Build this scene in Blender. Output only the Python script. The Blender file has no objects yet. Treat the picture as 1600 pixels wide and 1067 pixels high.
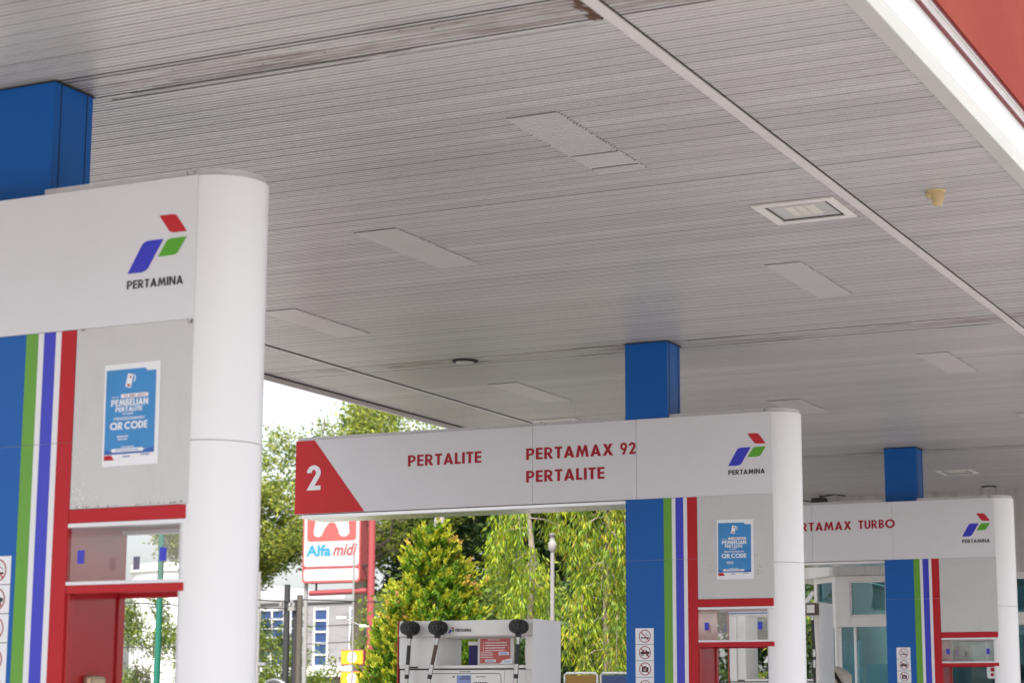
import bpy, math, random
import numpy as np
from mathutils import Matrix, Vector
from mathutils.geometry import tessellate_polygon

random.seed(7)
rng = np.random.default_rng(11)
sc = bpy.context.scene
COL = sc.collection
R = math.radians

# ------------------------------------------------------------------ camera
pitch, yaw, roll = 0.18043951, 0.45885904, 0.00439978
cd = bpy.data.cameras.new('camera')
cd.lens = 71.01
cd.sensor_width = 36.0
cd.clip_start = 0.1
cd.clip_end = 2000
cd.dof.use_dof = True
cd.dof.focus_distance = 16.2
cd.dof.aperture_fstop = 4.0
cam = bpy.data.objects.new('camera', cd)
COL.objects.link(cam)
_b = np.array([[1, 0, 0], [0, 0, -1], [0, 1, 0]], float)
_y = np.array([[math.cos(yaw), math.sin(yaw), 0], [-math.sin(yaw), math.cos(yaw), 0], [0, 0, 1]])
_p = np.array([[1, 0, 0], [0, math.cos(pitch), math.sin(pitch)], [0, -math.sin(pitch), math.cos(pitch)]])
_r = np.array([[math.cos(roll), -math.sin(roll), 0], [math.sin(roll), math.cos(roll), 0], [0, 0, 1]])
_m = _r @ _b @ _p @ _y
cam.matrix_world = Matrix((
    (_m[0, 0], -_m[1, 0], -_m[2, 0], 0.0),
    (_m[0, 1], -_m[1, 1], -_m[2, 1], 0.0),
    (_m[0, 2], -_m[1, 2], -_m[2, 2], 1.5),
    (0, 0, 0, 1)))
sc.camera = cam

# ------------------------------------------------------------------ sky, sun, exposure
SUN_EL, SUN_AZ = R(58), R(22)      # azimuth measured from -Y towards +X: front right of the camera
sun_from = Vector((math.cos(SUN_EL) * math.sin(SUN_AZ), -math.cos(SUN_EL) * math.cos(SUN_AZ), math.sin(SUN_EL)))
w = bpy.data.worlds.new('World')
sc.world = w
w.use_nodes = True
nt = w.node_tree
nt.nodes.clear()
sky = nt.nodes.new('ShaderNodeTexSky')
sky.sky_type = 'NISHITA'
sky.sun_disc = False
sky.sun_elevation = SUN_EL
sky.sun_rotation = math.atan2(sun_from.x, sun_from.y)
sky.air_density = 1.0
sky.dust_density = 4.0
hs = nt.nodes.new('ShaderNodeHueSaturation')
hs.inputs['Saturation'].default_value = 0.34
bg = nt.nodes.new('ShaderNodeBackground')
bg.inputs['Strength'].default_value = 0.15
out = nt.nodes.new('ShaderNodeOutputWorld')
nt.links.new(sky.outputs[0], hs.inputs['Color'])
nt.links.new(hs.outputs[0], bg.inputs['Color'])
nt.links.new(bg.outputs[0], out.inputs[0])
sl = bpy.data.lights.new('sun', 'SUN')
sl.energy = 3.2
sl.angle = R(6)
sl.color = (1.0, 0.96, 0.9)
so = bpy.data.objects.new('sun', sl)
COL.objects.link(so)
so.rotation_euler = sun_from.to_track_quat('Z', 'Y').to_euler()
so.location = (0, -10, 30)
sc.view_settings.view_transform = 'Standard'
sc.view_settings.look = 'None'
sc.view_settings.gamma = 1.0
sc.view_settings.exposure = 1.35
sc.render.engine = 'CYCLES'
sc.cycles.max_bounces = 10
sc.cycles.diffuse_bounces = 5
sc.cycles.transparent_max_bounces = 16
sc.cycles.caustics_reflective = False
sc.cycles.caustics_refractive = False

# ------------------------------------------------------------------ materials
def srgb(r, g, b):
    f = lambda c: (c / 255 / 12.92) if c / 255 <= 0.04045 else ((c / 255 + 0.055) / 1.055) ** 2.4
    return (f(r), f(g), f(b))

def mat(name, col, rough=0.5, metal=0.0, var=0.06, scale=6.0, bump=0.0, bscale=40.0, spec=0.5, coat=0.0, rvar=0.03):
    m = bpy.data.materials.new(name)
    m.use_nodes = True
    n = m.node_tree.nodes
    L = m.node_tree.links
    p = n['Principled BSDF']
    p.inputs['Metallic'].default_value = metal
    p.inputs['Specular IOR Level'].default_value = spec
    p.inputs['Coat Weight'].default_value = coat
    p.inputs['Coat Roughness'].default_value = 0.08
    tc = n.new('ShaderNodeTexCoord')
    nz = n.new('ShaderNodeTexNoise')
    nz.inputs['Scale'].default_value = scale
    nz.inputs['Detail'].default_value = 5
    nz.inputs['Roughness'].default_value = 0.6
    L.new(tc.outputs['Object'], nz.inputs['Vector'])
    mx = n.new('ShaderNodeMix')
    mx.data_type = 'RGBA'
    lo = tuple(max(0, c * (1 - var)) for c in col) + (1,)
    hi = tuple(min(1, c * (1 + var)) for c in col) + (1,)
    mx.inputs[6].default_value = lo
    mx.inputs[7].default_value = hi
    L.new(nz.outputs['Fac'], mx.inputs[0])
    L.new(mx.outputs[2], p.inputs['Base Color'])
    mr = n.new('ShaderNodeMapRange')
    mr.inputs[3].default_value = max(0, rough - rvar)
    mr.inputs[4].default_value = min(1, rough + rvar)
    L.new(nz.outputs['Fac'], mr.inputs[0])
    L.new(mr.outputs[0], p.inputs['Roughness'])
    if bump:
        n2 = n.new('ShaderNodeTexNoise')
        n2.inputs['Scale'].default_value = bscale
        n2.inputs['Detail'].default_value = 3
        L.new(tc.outputs['Object'], n2.inputs['Vector'])
        bp = n.new('ShaderNodeBump')
        bp.inputs['Strength'].default_value = 0.5
        bp.inputs['Distance'].default_value = bump
        L.new(n2.outputs['Fac'], bp.inputs['Height'])
        L.new(bp.outputs[0], p.inputs['Normal'])
    return m

def grime(m, dark, amount, scale=(3, 3, 14), lo=0.52, hi=0.75):
    """streaky dirt with a shape of its own over an existing paint"""
    n = m.node_tree.nodes
    L = m.node_tree.links
    p = n['Principled BSDF']
    src = p.inputs['Base Color'].links[0].from_socket
    tc = n.new('ShaderNodeTexCoord')
    mp = n.new('ShaderNodeMapping')
    mp.inputs['Scale'].default_value = scale
    nz = n.new('ShaderNodeTexNoise')
    nz.inputs['Scale'].default_value = 1.0
    nz.inputs['Detail'].default_value = 7
    nz.inputs['Roughness'].default_value = 0.65
    L.new(tc.outputs['Object'], mp.inputs[0])
    L.new(mp.outputs[0], nz.inputs['Vector'])
    mr = n.new('ShaderNodeMapRange')
    mr.inputs[1].default_value = lo
    mr.inputs[2].default_value = hi
    mr.inputs[4].default_value = amount
    L.new(nz.outputs['Fac'], mr.inputs[0])
    mx = n.new('ShaderNodeMix')
    mx.data_type = 'RGBA'
    mx.inputs[7].default_value = dark + (1,)
    L.new(mr.outputs[0], mx.inputs[0])
    L.new(src, mx.inputs[6])
    L.new(mx.outputs[2], p.inputs['Base Color'])
    return m

def glass(name, tint, refl=0.08, rough=0.0, gcol=(1, 1, 1)):
    m = bpy.data.materials.new(name)
    m.use_nodes = True
    n = m.node_tree.nodes
    L = m.node_tree.links
    n.clear()
    o = n.new('ShaderNodeOutputMaterial')
    t = n.new('ShaderNodeBsdfTransparent')
    t.inputs[0].default_value = tint + (1,)
    g = n.new('ShaderNodeBsdfGlossy')
    g.inputs['Roughness'].default_value = rough
    g.inputs['Color'].default_value = gcol + (1,)
    fr = n.new('ShaderNodeFresnel')
    fr.inputs[0].default_value = 1.5
    ad = n.new('ShaderNodeMath')
    ad.operation = 'ADD'
    ad.use_clamp = True
    ad.inputs[1].default_value = refl
    tc = n.new('ShaderNodeTexCoord')
    nz = n.new('ShaderNodeTexNoise')
    nz.inputs['Scale'].default_value = 2.5
    L.new(tc.outputs['Object'], nz.inputs['Vector'])
    bp = n.new('ShaderNodeBump')
    bp.inputs['Strength'].default_value = 0.15
    bp.inputs['Distance'].default_value = 0.01
    L.new(nz.outputs['Fac'], bp.inputs['Height'])
    L.new(bp.outputs[0], g.inputs['Normal'])
    x = n.new('ShaderNodeMixShader')
    L.new(fr.outputs[0], ad.inputs[0])
    ge = n.new('ShaderNodeNewGeometry')
    iv = n.new('ShaderNodeMath')
    iv.operation = 'SUBTRACT'
    iv.inputs[0].default_value = 1.0
    L.new(ge.outputs['Backfacing'], iv.inputs[1])
    ml = n.new('ShaderNodeMath')
    ml.operation = 'MULTIPLY'
    L.new(ad.outputs[0], ml.inputs[0])
    L.new(iv.outputs[0], ml.inputs[1])
    L.new(ml.outputs[0], x.inputs[0])
    L.new(t.outputs[0], x.inputs[1])
    L.new(g.outputs[0], x.inputs[2])
    L.new(x.outputs[0], o.inputs[0])
    return m

def leafmat(name, col, trans=0.45, var=0.35, scale=1.2):
    m = bpy.data.materials.new(name)
    m.use_nodes = True
    n = m.node_tree.nodes
    L = m.node_tree.links
    n.clear()
    o = n.new('ShaderNodeOutputMaterial')
    d = n.new('ShaderNodeBsdfPrincipled')
    d.inputs['Roughness'].default_value = 0.55
    d.inputs['Specular IOR Level'].default_value = 0.35
    t = n.new('ShaderNodeBsdfTranslucent')
    x = n.new('ShaderNodeMixShader')
    x.inputs[0].default_value = trans
    tc = n.new('ShaderNodeTexCoord')
    nz = n.new('ShaderNodeTexNoise')
    nz.inputs['Scale'].default_value = scale
    nz.inputs['Detail'].default_value = 6
    nz.inputs['Roughness'].default_value = 0.75
    L.new(tc.outputs['Object'], nz.inputs['Vector'])
    mx = n.new('ShaderNodeMix')
    mx.data_type = 'RGBA'
    mx.inputs[6].default_value = tuple(c * (1 - var) for c in col) + (1,)
    mx.inputs[7].default_value = tuple(min(1, c * (1 + var)) for c in col) + (1,)
    mr = n.new('ShaderNodeMapRange')
    mr.inputs[1].default_value = 0.3
    mr.inputs[2].default_value = 0.7
    L.new(nz.outputs['Fac'], mr.inputs[0])
    L.new(mr.outputs[0], mx.inputs[0])
    L.new(mx.outputs[2], d.inputs['Base Color'])
    L.new(mx.outputs[2], t.inputs[0])
    L.new(d.outputs[0], x.inputs[1])
    L.new(t.outputs[0], x.inputs[2])
    L.new(x.outputs[0], o.inputs[0])
    return m

M = {}
M['panel'] = grime(mat('white composite panel', (0.67, 0.667, 0.70), 0.32, var=0.03, scale=1.5), (0.45, 0.43, 0.44), 0.10, (2, 2, 1.2))
M['pillar'] = mat('white pillar cladding', (0.73, 0.73, 0.745), 0.30, var=0.006, scale=2, rvar=0.0)
M['greypanel'] = grime(mat('grey notice panel', (0.56, 0.555, 0.56), 0.42, var=0.05, scale=3), (0.42, 0.40, 0.38), 0.3, (5, 5, 3))
M['cap'] = grime(mat('weathered aluminium cap', (0.50, 0.49, 0.50), 0.4, metal=0.3, var=0.12, scale=9), (0.2, 0.18, 0.16), 0.4, (4, 4, 20))
M['red'] = mat('red vinyl', (0.45, 0.012, 0.02), 0.5, spec=0.3, var=0.08, scale=3)
M['redfield'] = mat('bright red vinyl', (0.56, 0.018, 0.024), 0.5, spec=0.3, var=0.06, scale=3)
M['redgloss'] = mat('glossy red sheet', (0.40, 0.018, 0.024), 0.14, var=0.1, scale=2, coat=0.5, bump=0.004, bscale=2.2)
M['redpale'] = grime(mat('weathered red fascia', (0.23, 0.034, 0.024), 0.75, spec=0.15, var=0.12, scale=1.3), (0.26, 0.06, 0.035), 0.7, (0.8, 0.8, 1.5))
M['darkred'] = mat('dark red edge', (0.16, 0.012, 0.02), 0.5, var=0.2, scale=12)
M['green'] = mat('green vinyl', (0.115, 0.33, 0.025), 0.33, var=0.06)
M['blue'] = mat('violet blue vinyl', (0.032, 0.04, 0.50), 0.33, var=0.06)
M['white'] = mat('white vinyl', (0.74, 0.74, 0.77), 0.35, var=0.03)
M['colblue'] = grime(mat('blue column cladding', (0.006, 0.105, 0.40), 0.33, spec=0.28, var=0.05, scale=1.5), (0.006, 0.08, 0.32), 0.15, (3, 3, 1.0))
M['black'] = mat('black print', (0.02, 0.02, 0.022), 0.5)
M['redtext'] = mat('red lettering', (0.36, 0.006, 0.02), 0.5, var=0.05, spec=0.3)
M['logored'] = mat('logo red', (0.50, 0.01, 0.02), 0.35, var=0.03)
M['logoblue'] = mat('logo blue', (0.03, 0.035, 0.50), 0.35, var=0.03)
M['logogreen'] = mat('logo green', (0.09, 0.36, 0.02), 0.35, var=0.03)
M['clear'] = glass('clear glass', (0.96, 0.965, 0.965), 0.08)
M['teal'] = glass('teal tinted glass', (0.44, 0.70, 0.75), 0.07, gcol=(0.60, 0.85, 0.90))
M['winblue'] = mat('blue window glass', (0.02, 0.05, 0.15), 0.08, var=0.4, scale=0.5, spec=0.8)
M['paper'] = mat('poster paper', (0.78, 0.79, 0.82), 0.45, var=0.03)
M['posterblue'] = mat('poster blue', (0.035, 0.235, 0.55), 0.42, var=0.25, scale=3.5)
M['posterdark'] = mat('poster dark blue', (0.02, 0.11, 0.40), 0.42)
M['whiteprint'] = mat('white print', (0.82, 0.83, 0.86), 0.45, var=0.02)
M['trim'] = grime(mat('painted metal trim', (0.60, 0.57, 0.56), 0.45, var=0.05, scale=3), (0.25, 0.2, 0.18), 0.25, (4, 1.5, 4))
M['lip'] = mat('grey edge lip', (0.44, 0.43, 0.41), 0.5, var=0.08, scale=2)
M['fascia'] = mat('white fascia sheet', (0.72, 0.73, 0.72), 0.45, var=0.02, scale=1)
M['steel'] = mat('bright steel', (0.42, 0.42, 0.42), 0.25, metal=0.9, var=0.1, scale=20)
M['tray'] = mat('pale aluminium tray', (0.72, 0.72, 0.72), 0.22, metal=0.55, var=0.15, scale=5)
M['signwhite'] = mat('aged white sign face', (0.40, 0.40, 0.40), 0.45, var=0.04)
M['rubber'] = mat('black rubber', (0.018, 0.018, 0.02), 0.5, var=0.2, scale=30, bump=0.001)
M['brownhose'] = mat('dusty brown hose', (0.10, 0.06, 0.045), 0.6, var=0.3, scale=20)
M['enamel'] = grime(mat('white enamel cabinet', (0.78, 0.77, 0.75), 0.35, var=0.03, scale=3), (0.5, 0.48, 0.44), 0.2, (4, 4, 3))
M['placard'] = mat('faded red placard', (0.46, 0.075, 0.065), 0.35, var=0.12, scale=8)
M['plastic'] = mat('cloudy plastic sleeve', (0.62, 0.60, 0.58), 0.25, var=0.06, scale=8)
M['navy'] = mat('navy fabric', (0.022, 0.018, 0.12), 0.7, var=0.15, scale=10, bump=0.003)
M['display'] = mat('pale blue display', (0.22, 0.29, 0.58), 0.25, var=0.15, scale=15)
M['cream'] = mat('yellowed cream plastic', (0.50, 0.38, 0.20), 0.5, var=0.15, scale=9)
M['lampglass'] = mat('frosted lamp lens', (0.46, 0.46, 0.44), 0.3, var=0.05, scale=20)
M['lampled'] = mat('led strip phosphor', (0.64, 0.62, 0.55), 0.4, var=0.05)
M['darkgap'] = mat('dark gap', (0.02, 0.018, 0.017), 0.8, var=0.3)
M['beige'] = grime(mat('beige plastic', (0.58, 0.53, 0.46), 0.5, var=0.08, scale=5), (0.25, 0.2, 0.15), 0.3, (6, 6, 3))
M['bark'] = mat('bark', (0.14, 0.11, 0.085), 0.9, var=0.35, scale=9, bump=0.02, bscale=12)
M['greybark'] = mat('grey bark', (0.24, 0.20, 0.16), 0.9, var=0.3, scale=9, bump=0.01, bscale=20)
M['concrete'] = mat('forecourt concrete', (0.33, 0.315, 0.315), 0.8, var=0.16, scale=0.7, bump=0.003, bscale=30)
M['asphalt'] = mat('asphalt', (0.055, 0.055, 0.058), 0.9, var=0.2, scale=2, bump=0.004, bscale=60)
M['soil'] = mat('dry ground', (0.20, 0.18, 0.13), 0.95, var=0.3, scale=0.4, bump=0.02, bscale=4)
M['grass'] = mat('verge grass', (0.07, 0.12, 0.025), 0.95, var=0.4, scale=1.5, bump=0.03, bscale=20)
M['pave'] = mat('paving', (0.33, 0.31, 0.305), 0.85, var=0.15, scale=3, bump=0.003)
M['stone'] = grime(mat('grey stone wall', (0.21, 0.202, 0.21), 0.85, var=0.2, scale=1.1, bump=0.03, bscale=3), (0.09, 0.085, 0.085), 0.6, (0.6, 0.6, 2.5))
M['render'] = grime(mat('pale rendered wall', (0.66, 0.66, 0.67), 0.8, var=0.05, scale=0.4), (0.5, 0.5, 0.5), 0.3, (0.4, 0.4, 0.2))
M['frame'] = mat('white window frame', (0.78, 0.78, 0.78), 0.5, var=0.03)
M['paleframe'] = mat('pale window frame', (0.50, 0.50, 0.51), 0.5, var=0.03)
M['kioskwhite'] = grime(mat('kiosk white paint', (0.68, 0.66, 0.64), 0.45, var=0.04, scale=2), (0.45, 0.40, 0.36), 0.35, (3, 3, 0.8))
M['ribgrey'] = grime(mat('ribbed grey cladding', (0.50, 0.48, 0.48), 0.45, var=0.06, scale=2), (0.25, 0.22, 0.2), 0.5, (9, 9, 0.7))
M['roomwall'] = mat('pale cyan room wall', (0.45, 0.75, 0.82), 0.7, var=0.08, scale=1)
M['roomdark'] = mat('dark room furniture', (0.06, 0.10, 0.12), 0.6, var=0.2)
M['pylonred'] = mat('faded red pylon paint', (0.27, 0.045, 0.05), 0.45, var=0.08, scale=1)
M['signsalmon'] = mat('sun faded red sign face', (0.36, 0.075, 0.07), 0.4, var=0.04)
M['cyan'] = mat('cyan print', (0.02, 0.20, 0.32), 0.4)
M['yellow'] = mat('yellow sign face', (0.66, 0.32, 0.015), 0.4, var=0.05)
M['darkpole'] = mat('dark steel pole', (0.02, 0.02, 0.022), 0.6, var=0.2)
M['brownpole'] = mat('brown steel pole', (0.07, 0.055, 0.045), 0.7, var=0.25)
M['paleconc'] = mat('pale concrete pole', (0.22, 0.21, 0.205), 0.8, var=0.1)
M['greenpole'] = mat('sea green pole paint', (0.005, 0.11, 0.07), 0.45, var=0.06)
M['palegreen'] = mat('pale green pole paint', (0.38, 0.55, 0.45), 0.5, var=0.06)
M['ochre'] = mat('ochre board', (0.30, 0.17, 0.035), 0.6, var=0.15)
M['navyboard'] = mat('navy board', (0.03, 0.06, 0.19), 0.5, var=0.15)
M['residue'] = mat('tape residue', (0.74, 0.73, 0.72), 0.7, var=0.1)
M['smear'] = mat('grey smear', (0.46, 0.455, 0.44), 0.6, var=0.1)
M['copper'] = mat('dull metal', (0.42, 0.33, 0.22), 0.35, metal=0.6, var=0.2, scale=20)

def soffit_material():
    m = mat('ribbed soffit paint', (0.475, 0.46, 0.453), 0.36, var=0.06, scale=0.8, bump=0.006, bscale=1.3)
    n = m.node_tree.nodes
    L = m.node_tree.links
    p = n['Principled BSDF']
    src = p.inputs['Base Color'].links[0].from_socket
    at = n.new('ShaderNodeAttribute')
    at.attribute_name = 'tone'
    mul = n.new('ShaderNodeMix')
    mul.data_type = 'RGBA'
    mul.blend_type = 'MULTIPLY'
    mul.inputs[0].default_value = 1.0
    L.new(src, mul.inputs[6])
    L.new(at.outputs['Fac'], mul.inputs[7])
    # dirt along the three seams over the column rows, broken up by noise
    tc = n.new('ShaderNodeTexCoord')
    sp = n.new('ShaderNodeSeparateXYZ')
    L.new(tc.outputs['Object'], sp.inputs[0])
    prev = None
    for y0, half in ((7.53, 0.17), (15.22, 0.16), (22.85, 0.15)):
        a = n.new('ShaderNodeMath'); a.operation = 'SUBTRACT'; a.inputs[1].default_value = y0
        L.new(sp.outputs['Y'], a.inputs[0])
        b = n.new('ShaderNodeMath'); b.operation = 'ABSOLUTE'
        L.new(a.outputs[0], b.inputs[0])
        c = n.new('ShaderNodeMapRange')
        c.inputs[1].default_value = half * 1.3; c.inputs[2].default_value = half * 0.5
        c.inputs[3].default_value = 0; c.inputs[4].default_value = 1
        L.new(b.outputs[0], c.inputs[0])
        if prev is None:
            prev = c.outputs[0]
        else:
            d = n.new('ShaderNodeMath'); d.operation = 'MAXIMUM'
            L.new(prev, d.inputs[0]); L.new(c.outputs[0], d.inputs[1])
            prev = d.outputs[0]
    mp = n.new('ShaderNodeMapping')
    mp.inputs['Scale'].default_value = (1.6, 9, 1)
    L.new(tc.outputs['Object'], mp.inputs[0])
    nz = n.new('ShaderNodeTexNoise')
    nz.inputs['Scale'].default_value = 1.0
    nz.inputs['Detail'].default_value = 8
    nz.inputs['Roughness'].default_value = 0.7
    L.new(mp.outputs[0], nz.inputs['Vector'])
    mr = n.new('ShaderNodeMapRange')
    mr.inputs[1].default_value = 0.46; mr.inputs[2].default_value = 0.7
    L.new(nz.outputs['Fac'], mr.inputs[0])
    mm = n.new('ShaderNodeMath'); mm.operation = 'MULTIPLY'
    L.new(prev, mm.inputs[0]); L.new(mr.outputs[0], mm.inputs[1])
    mx = n.new('ShaderNodeMix'); mx.data_type = 'RGBA'
    mx.inputs[7].default_value = (0.16, 0.10, 0.085, 1)
    L.new(mm.outputs[0], mx.inputs[0])
    L.new(mul.outputs[2], mx.inputs[6])
    # thin general grime
    mp2 = n.new('ShaderNodeMapping')
    mp2.inputs['Scale'].default_value = (0.35, 5, 1)
    L.new(tc.outputs['Object'], mp2.inputs[0])
    nz2 = n.new('ShaderNodeTexNoise')
    nz2.inputs['Detail'].default_value = 6
    nz2.inputs['Scale'].default_value = 1.0
    L.new(mp2.outputs[0], nz2.inputs['Vector'])
    mr2 = n.new('ShaderNodeMapRange')
    mr2.inputs[1].default_value = 0.5; mr2.inputs[2].default_value = 0.8; mr2.inputs[4].default_value = 0.35
    L.new(nz2.outputs['Fac'], mr2.inputs[0])
    mx2 = n.new('ShaderNodeMix'); mx2.data_type = 'RGBA'
    mx2.inputs[7].default_value = (0.30, 0.27, 0.26, 1)
    L.new(mr2.outputs[0], mx2.inputs[0])
    L.new(mx.outputs[2], mx2.inputs[6])
    L.new(mx2.outputs[2], p.inputs['Base Color'])
    return m
M['soffit'] = soffit_material()

# ------------------------------------------------------------------ mesh helpers
class MB:
    def __init__(s):
        s.v = []; s.f = []; s.mi = []; s.sm = []
    def add(s, verts, faces, mi=0, smooth=False):
        o = len(s.v)
        s.v += [tuple(p) for p in verts]
        for f in faces:
            s.f.append([o + i for i in f]); s.mi.append(mi); s.sm.append(smooth)
        return s
    def box(s, x0, x1, y0, y1, z0, z1, mi=0):
        return s.add([(x0, y0, z0), (x1, y0, z0), (x1, y1, z0), (x0, y1, z0), (x0, y0, z1), (x1, y0, z1), (x1, y1, z1), (x0, y1, z1)],
                     [(0, 3, 2, 1), (4, 5, 6, 7), (0, 1, 5, 4), (1, 2, 6, 5), (2, 3, 7, 6), (3, 0, 4, 7)], mi)
    def prism(s, poly, a0, a1, axis='y', mi=0, smooth=False):
        """poly counter-clockwise seen from the low end; axis y: poly is (x,z); z: (x,y); x: (y,z)"""
        def P(p, a):
            return {'y': (p[0], a, p[1]), 'z': (p[0], p[1], a), 'x': (a, p[0], p[1])}[axis]
        n = len(poly)
        o = len(s.v)
        s.v += [P(p, a0) for p in poly] + [P(p, a1) for p in poly]
        flip = axis != 'y'
        cap0 = list(range(n)); cap1 = [n + i for i in reversed(range(n))]
        if smooth:
            s.v += [P(p, a0) for p in poly] + [P(p, a1) for p in poly]
            cap0 = [2 * n + i for i in range(n)]; cap1 = [3 * n + i for i in reversed(range(n))]
        sides = [(i, i + n, (i + 1) % n + n, (i + 1) % n) for i in range(n)]
        if flip:
            cap0 = cap0[::-1]; cap1 = cap1[::-1]; sides = [q[::-1] for q in sides]
        for f, g in ((cap0, False), (cap1, False)):
            s.f.append([o + i for i in f]); s.mi.append(mi); s.sm.append(g)
        for f in sides:
            s.f.append([o + i for i in f]); s.mi.append(mi); s.sm.append(smooth)
        return s
    def flat(s, loops, y, mi=0):
        """filled outline with holes, in the plane y, facing -y; loops hold (x,z)"""
        pts = [p for l in loops for p in l]
        tris = tessellate_polygon([[Vector((p[0], p[1], 0)) for p in l] for l in loops])
        o = len(s.v)
        s.v += [(p[0], y, p[1]) for p in pts]
        for t in tris:
            a, b, c = [pts[i] for i in t]
            ar = (b[0] - a[0]) * (c[1] - a[1]) - (b[1] - a[1]) * (c[0] - a[0])
            if abs(ar) < 1e-12: continue
            t = tuple(t) if ar > 0 else tuple(reversed(t))
            s.f.append([o + i for i in t]); s.mi.append(mi); s.sm.append(False)
        return s
    def tube(s, pts, rad, n=8, mi=0, cap=True):
        pts = [Vector(p) for p in pts]
        if not hasattr(rad, '__len__'): rad = [rad] * len(pts)
        o = len(s.v)
        d = (pts[1] - pts[0]).normalized()
        up = Vector((0, 0, 1)) if abs(d.z) < 0.9 else Vector((1, 0, 0))
        a = d.cross(up).normalized()
        for i, p in enumerate(pts):
            if i == 0: d = (pts[1] - pts[0])
            elif i == len(pts) - 1: d = (pts[-1] - pts[-2])
            else: d = (pts[i + 1] - pts[i - 1])
            d.normalize()
            a = (a - d * a.dot(d)).normalized()
            b = d.cross(a)
            for k in range(n):
                t = 2 * math.pi * k / n
                s.v.append(tuple(p + (a * math.cos(t) + b * math.sin(t)) * rad[i]))
        for i in range(len(pts) - 1):
            for k in range(n):
                s.f.append([o + i * n + k, o + i * n + (k + 1) % n, o + (i + 1) * n + (k + 1) % n, o + (i + 1) * n + k])
                s.mi.append(mi); s.sm.append(True)
        if cap:
            e = o + (len(pts) - 1) * n
            q = len(s.v); s.v += s.v[o:o + n]
            s.f.append([q + k for k in reversed(range(n))]); s.mi.append(mi); s.sm.append(False)
            q = len(s.v); s.v += s.v[e:e + n]
            s.f.append([q + k for k in range(n)]); s.mi.append(mi); s.sm.append(False)
        return s
    def lathe(s, prof, cx, cy, n=24, mi=0):
        """prof: list of (r, z) from bottom to top"""
        o = len(s.v)
        for r, z in prof:
            for k in range(n):
                t = 2 * math.pi * k / n
                s.v.append((cx + r * math.cos(t), cy + r * math.sin(t), z))
        for i in range(len(prof) - 1):
            for k in range(n):
                s.f.append([o + i * n + k, o + i * n + (k + 1) % n, o + (i + 1) * n + (k + 1) % n, o + (i + 1) * n + k])
                s.mi.append(mi); s.sm.append(True)
        e = o + (len(prof) - 1) * n
        q = len(s.v); s.v += s.v[o:o + n]
        s.f.append([q + k for k in reversed(range(n))]); s.mi.append(mi); s.sm.append(False)
        q = len(s.v); s.v += s.v[e:e + n]
        s.f.append([q + k for k in range(n)]); s.mi.append(mi); s.sm.append(False)
        return s
    def build(s, name, m, parent=None, bevel=0.0, loc=None):
        me = bpy.data.meshes.new(name)
        me.from_pydata(s.v, [], s.f)
        ms = m if isinstance(m, (list, tuple)) else [m]
        for q in ms: me.materials.append(M[q] if isinstance(q, str) else q)
        me.polygons.foreach_set('material_index', s.mi)
        me.polygons.foreach_set('use_smooth', s.sm)
        me.update()
        ob = bpy.data.objects.new(name, me)
        COL.objects.link(ob)
        if parent is not None: ob.parent = parent
        if loc is not None: ob.location = loc
        if bevel:
            b = ob.modifiers.new('bevel', 'BEVEL')
            b.width = bevel; b.segments = 2; b.limit_method = 'ANGLE'; b.angle_limit = R(40)
        return ob

def split_build(mb, name, m, parent=None, bevel=0.0):
    """every connected piece becomes a mesh object of its own"""
    par = list(range(len(mb.v)))
    def find(i):
        while par[i] != i:
            par[i] = par[par[i]]; i = par[i]
        return i
    for f in mb.f:
        r = find(f[0])
        for i in f[1:]: par[find(i)] = r
    groups = {}
    for k, f in enumerate(mb.f): groups.setdefault(find(f[0]), []).append(k)
    obs = []
    for ks in groups.values():
        q = MB(); ids = {}
        for k in ks:
            for i in mb.f[k]:
                if i not in ids: ids[i] = len(q.v); q.v.append(mb.v[i])
            q.f.append([ids[i] for i in mb.f[k]]); q.mi.append(mb.mi[k]); q.sm.append(mb.sm[k])
        obs.append(q.build(name, m, parent, bevel))
    return obs

def tag(o, label=None, cat=None, group=None, kind=None):
    if label: o['label'] = label
    if cat: o['category'] = cat
    if group: o['group'] = group
    if kind: o['kind'] = kind
    return o

def empty(name, loc, label, cat, group=None, rz=0.0):
    o = bpy.data.objects.new(name, None)
    COL.objects.link(o)
    o.location = loc
    o.rotation_euler = (0, 0, rz)
    o.empty_display_size = 0.2
    return tag(o, label, cat, group)

def arc(cx, cy, rx, ry, a0, a1, n=12):
    return [(cx + rx * math.cos(R(a0 + (a1 - a0) * i / n)), cy + ry * math.sin(R(a0 + (a1 - a0) * i / n))) for i in range(n + 1)]

def rrect(x0, x1, z0, z1, r, n=5):
    return arc(x1 - r, z0 + r, r, r, -90, 0, n) + arc(x1 - r, z1 - r, r, r, 0, 90, n) + arc(x0 + r, z1 - r, r, r, 90, 180, n) + arc(x0 + r, z0 + r, r, r, 180, 270, n)

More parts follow.
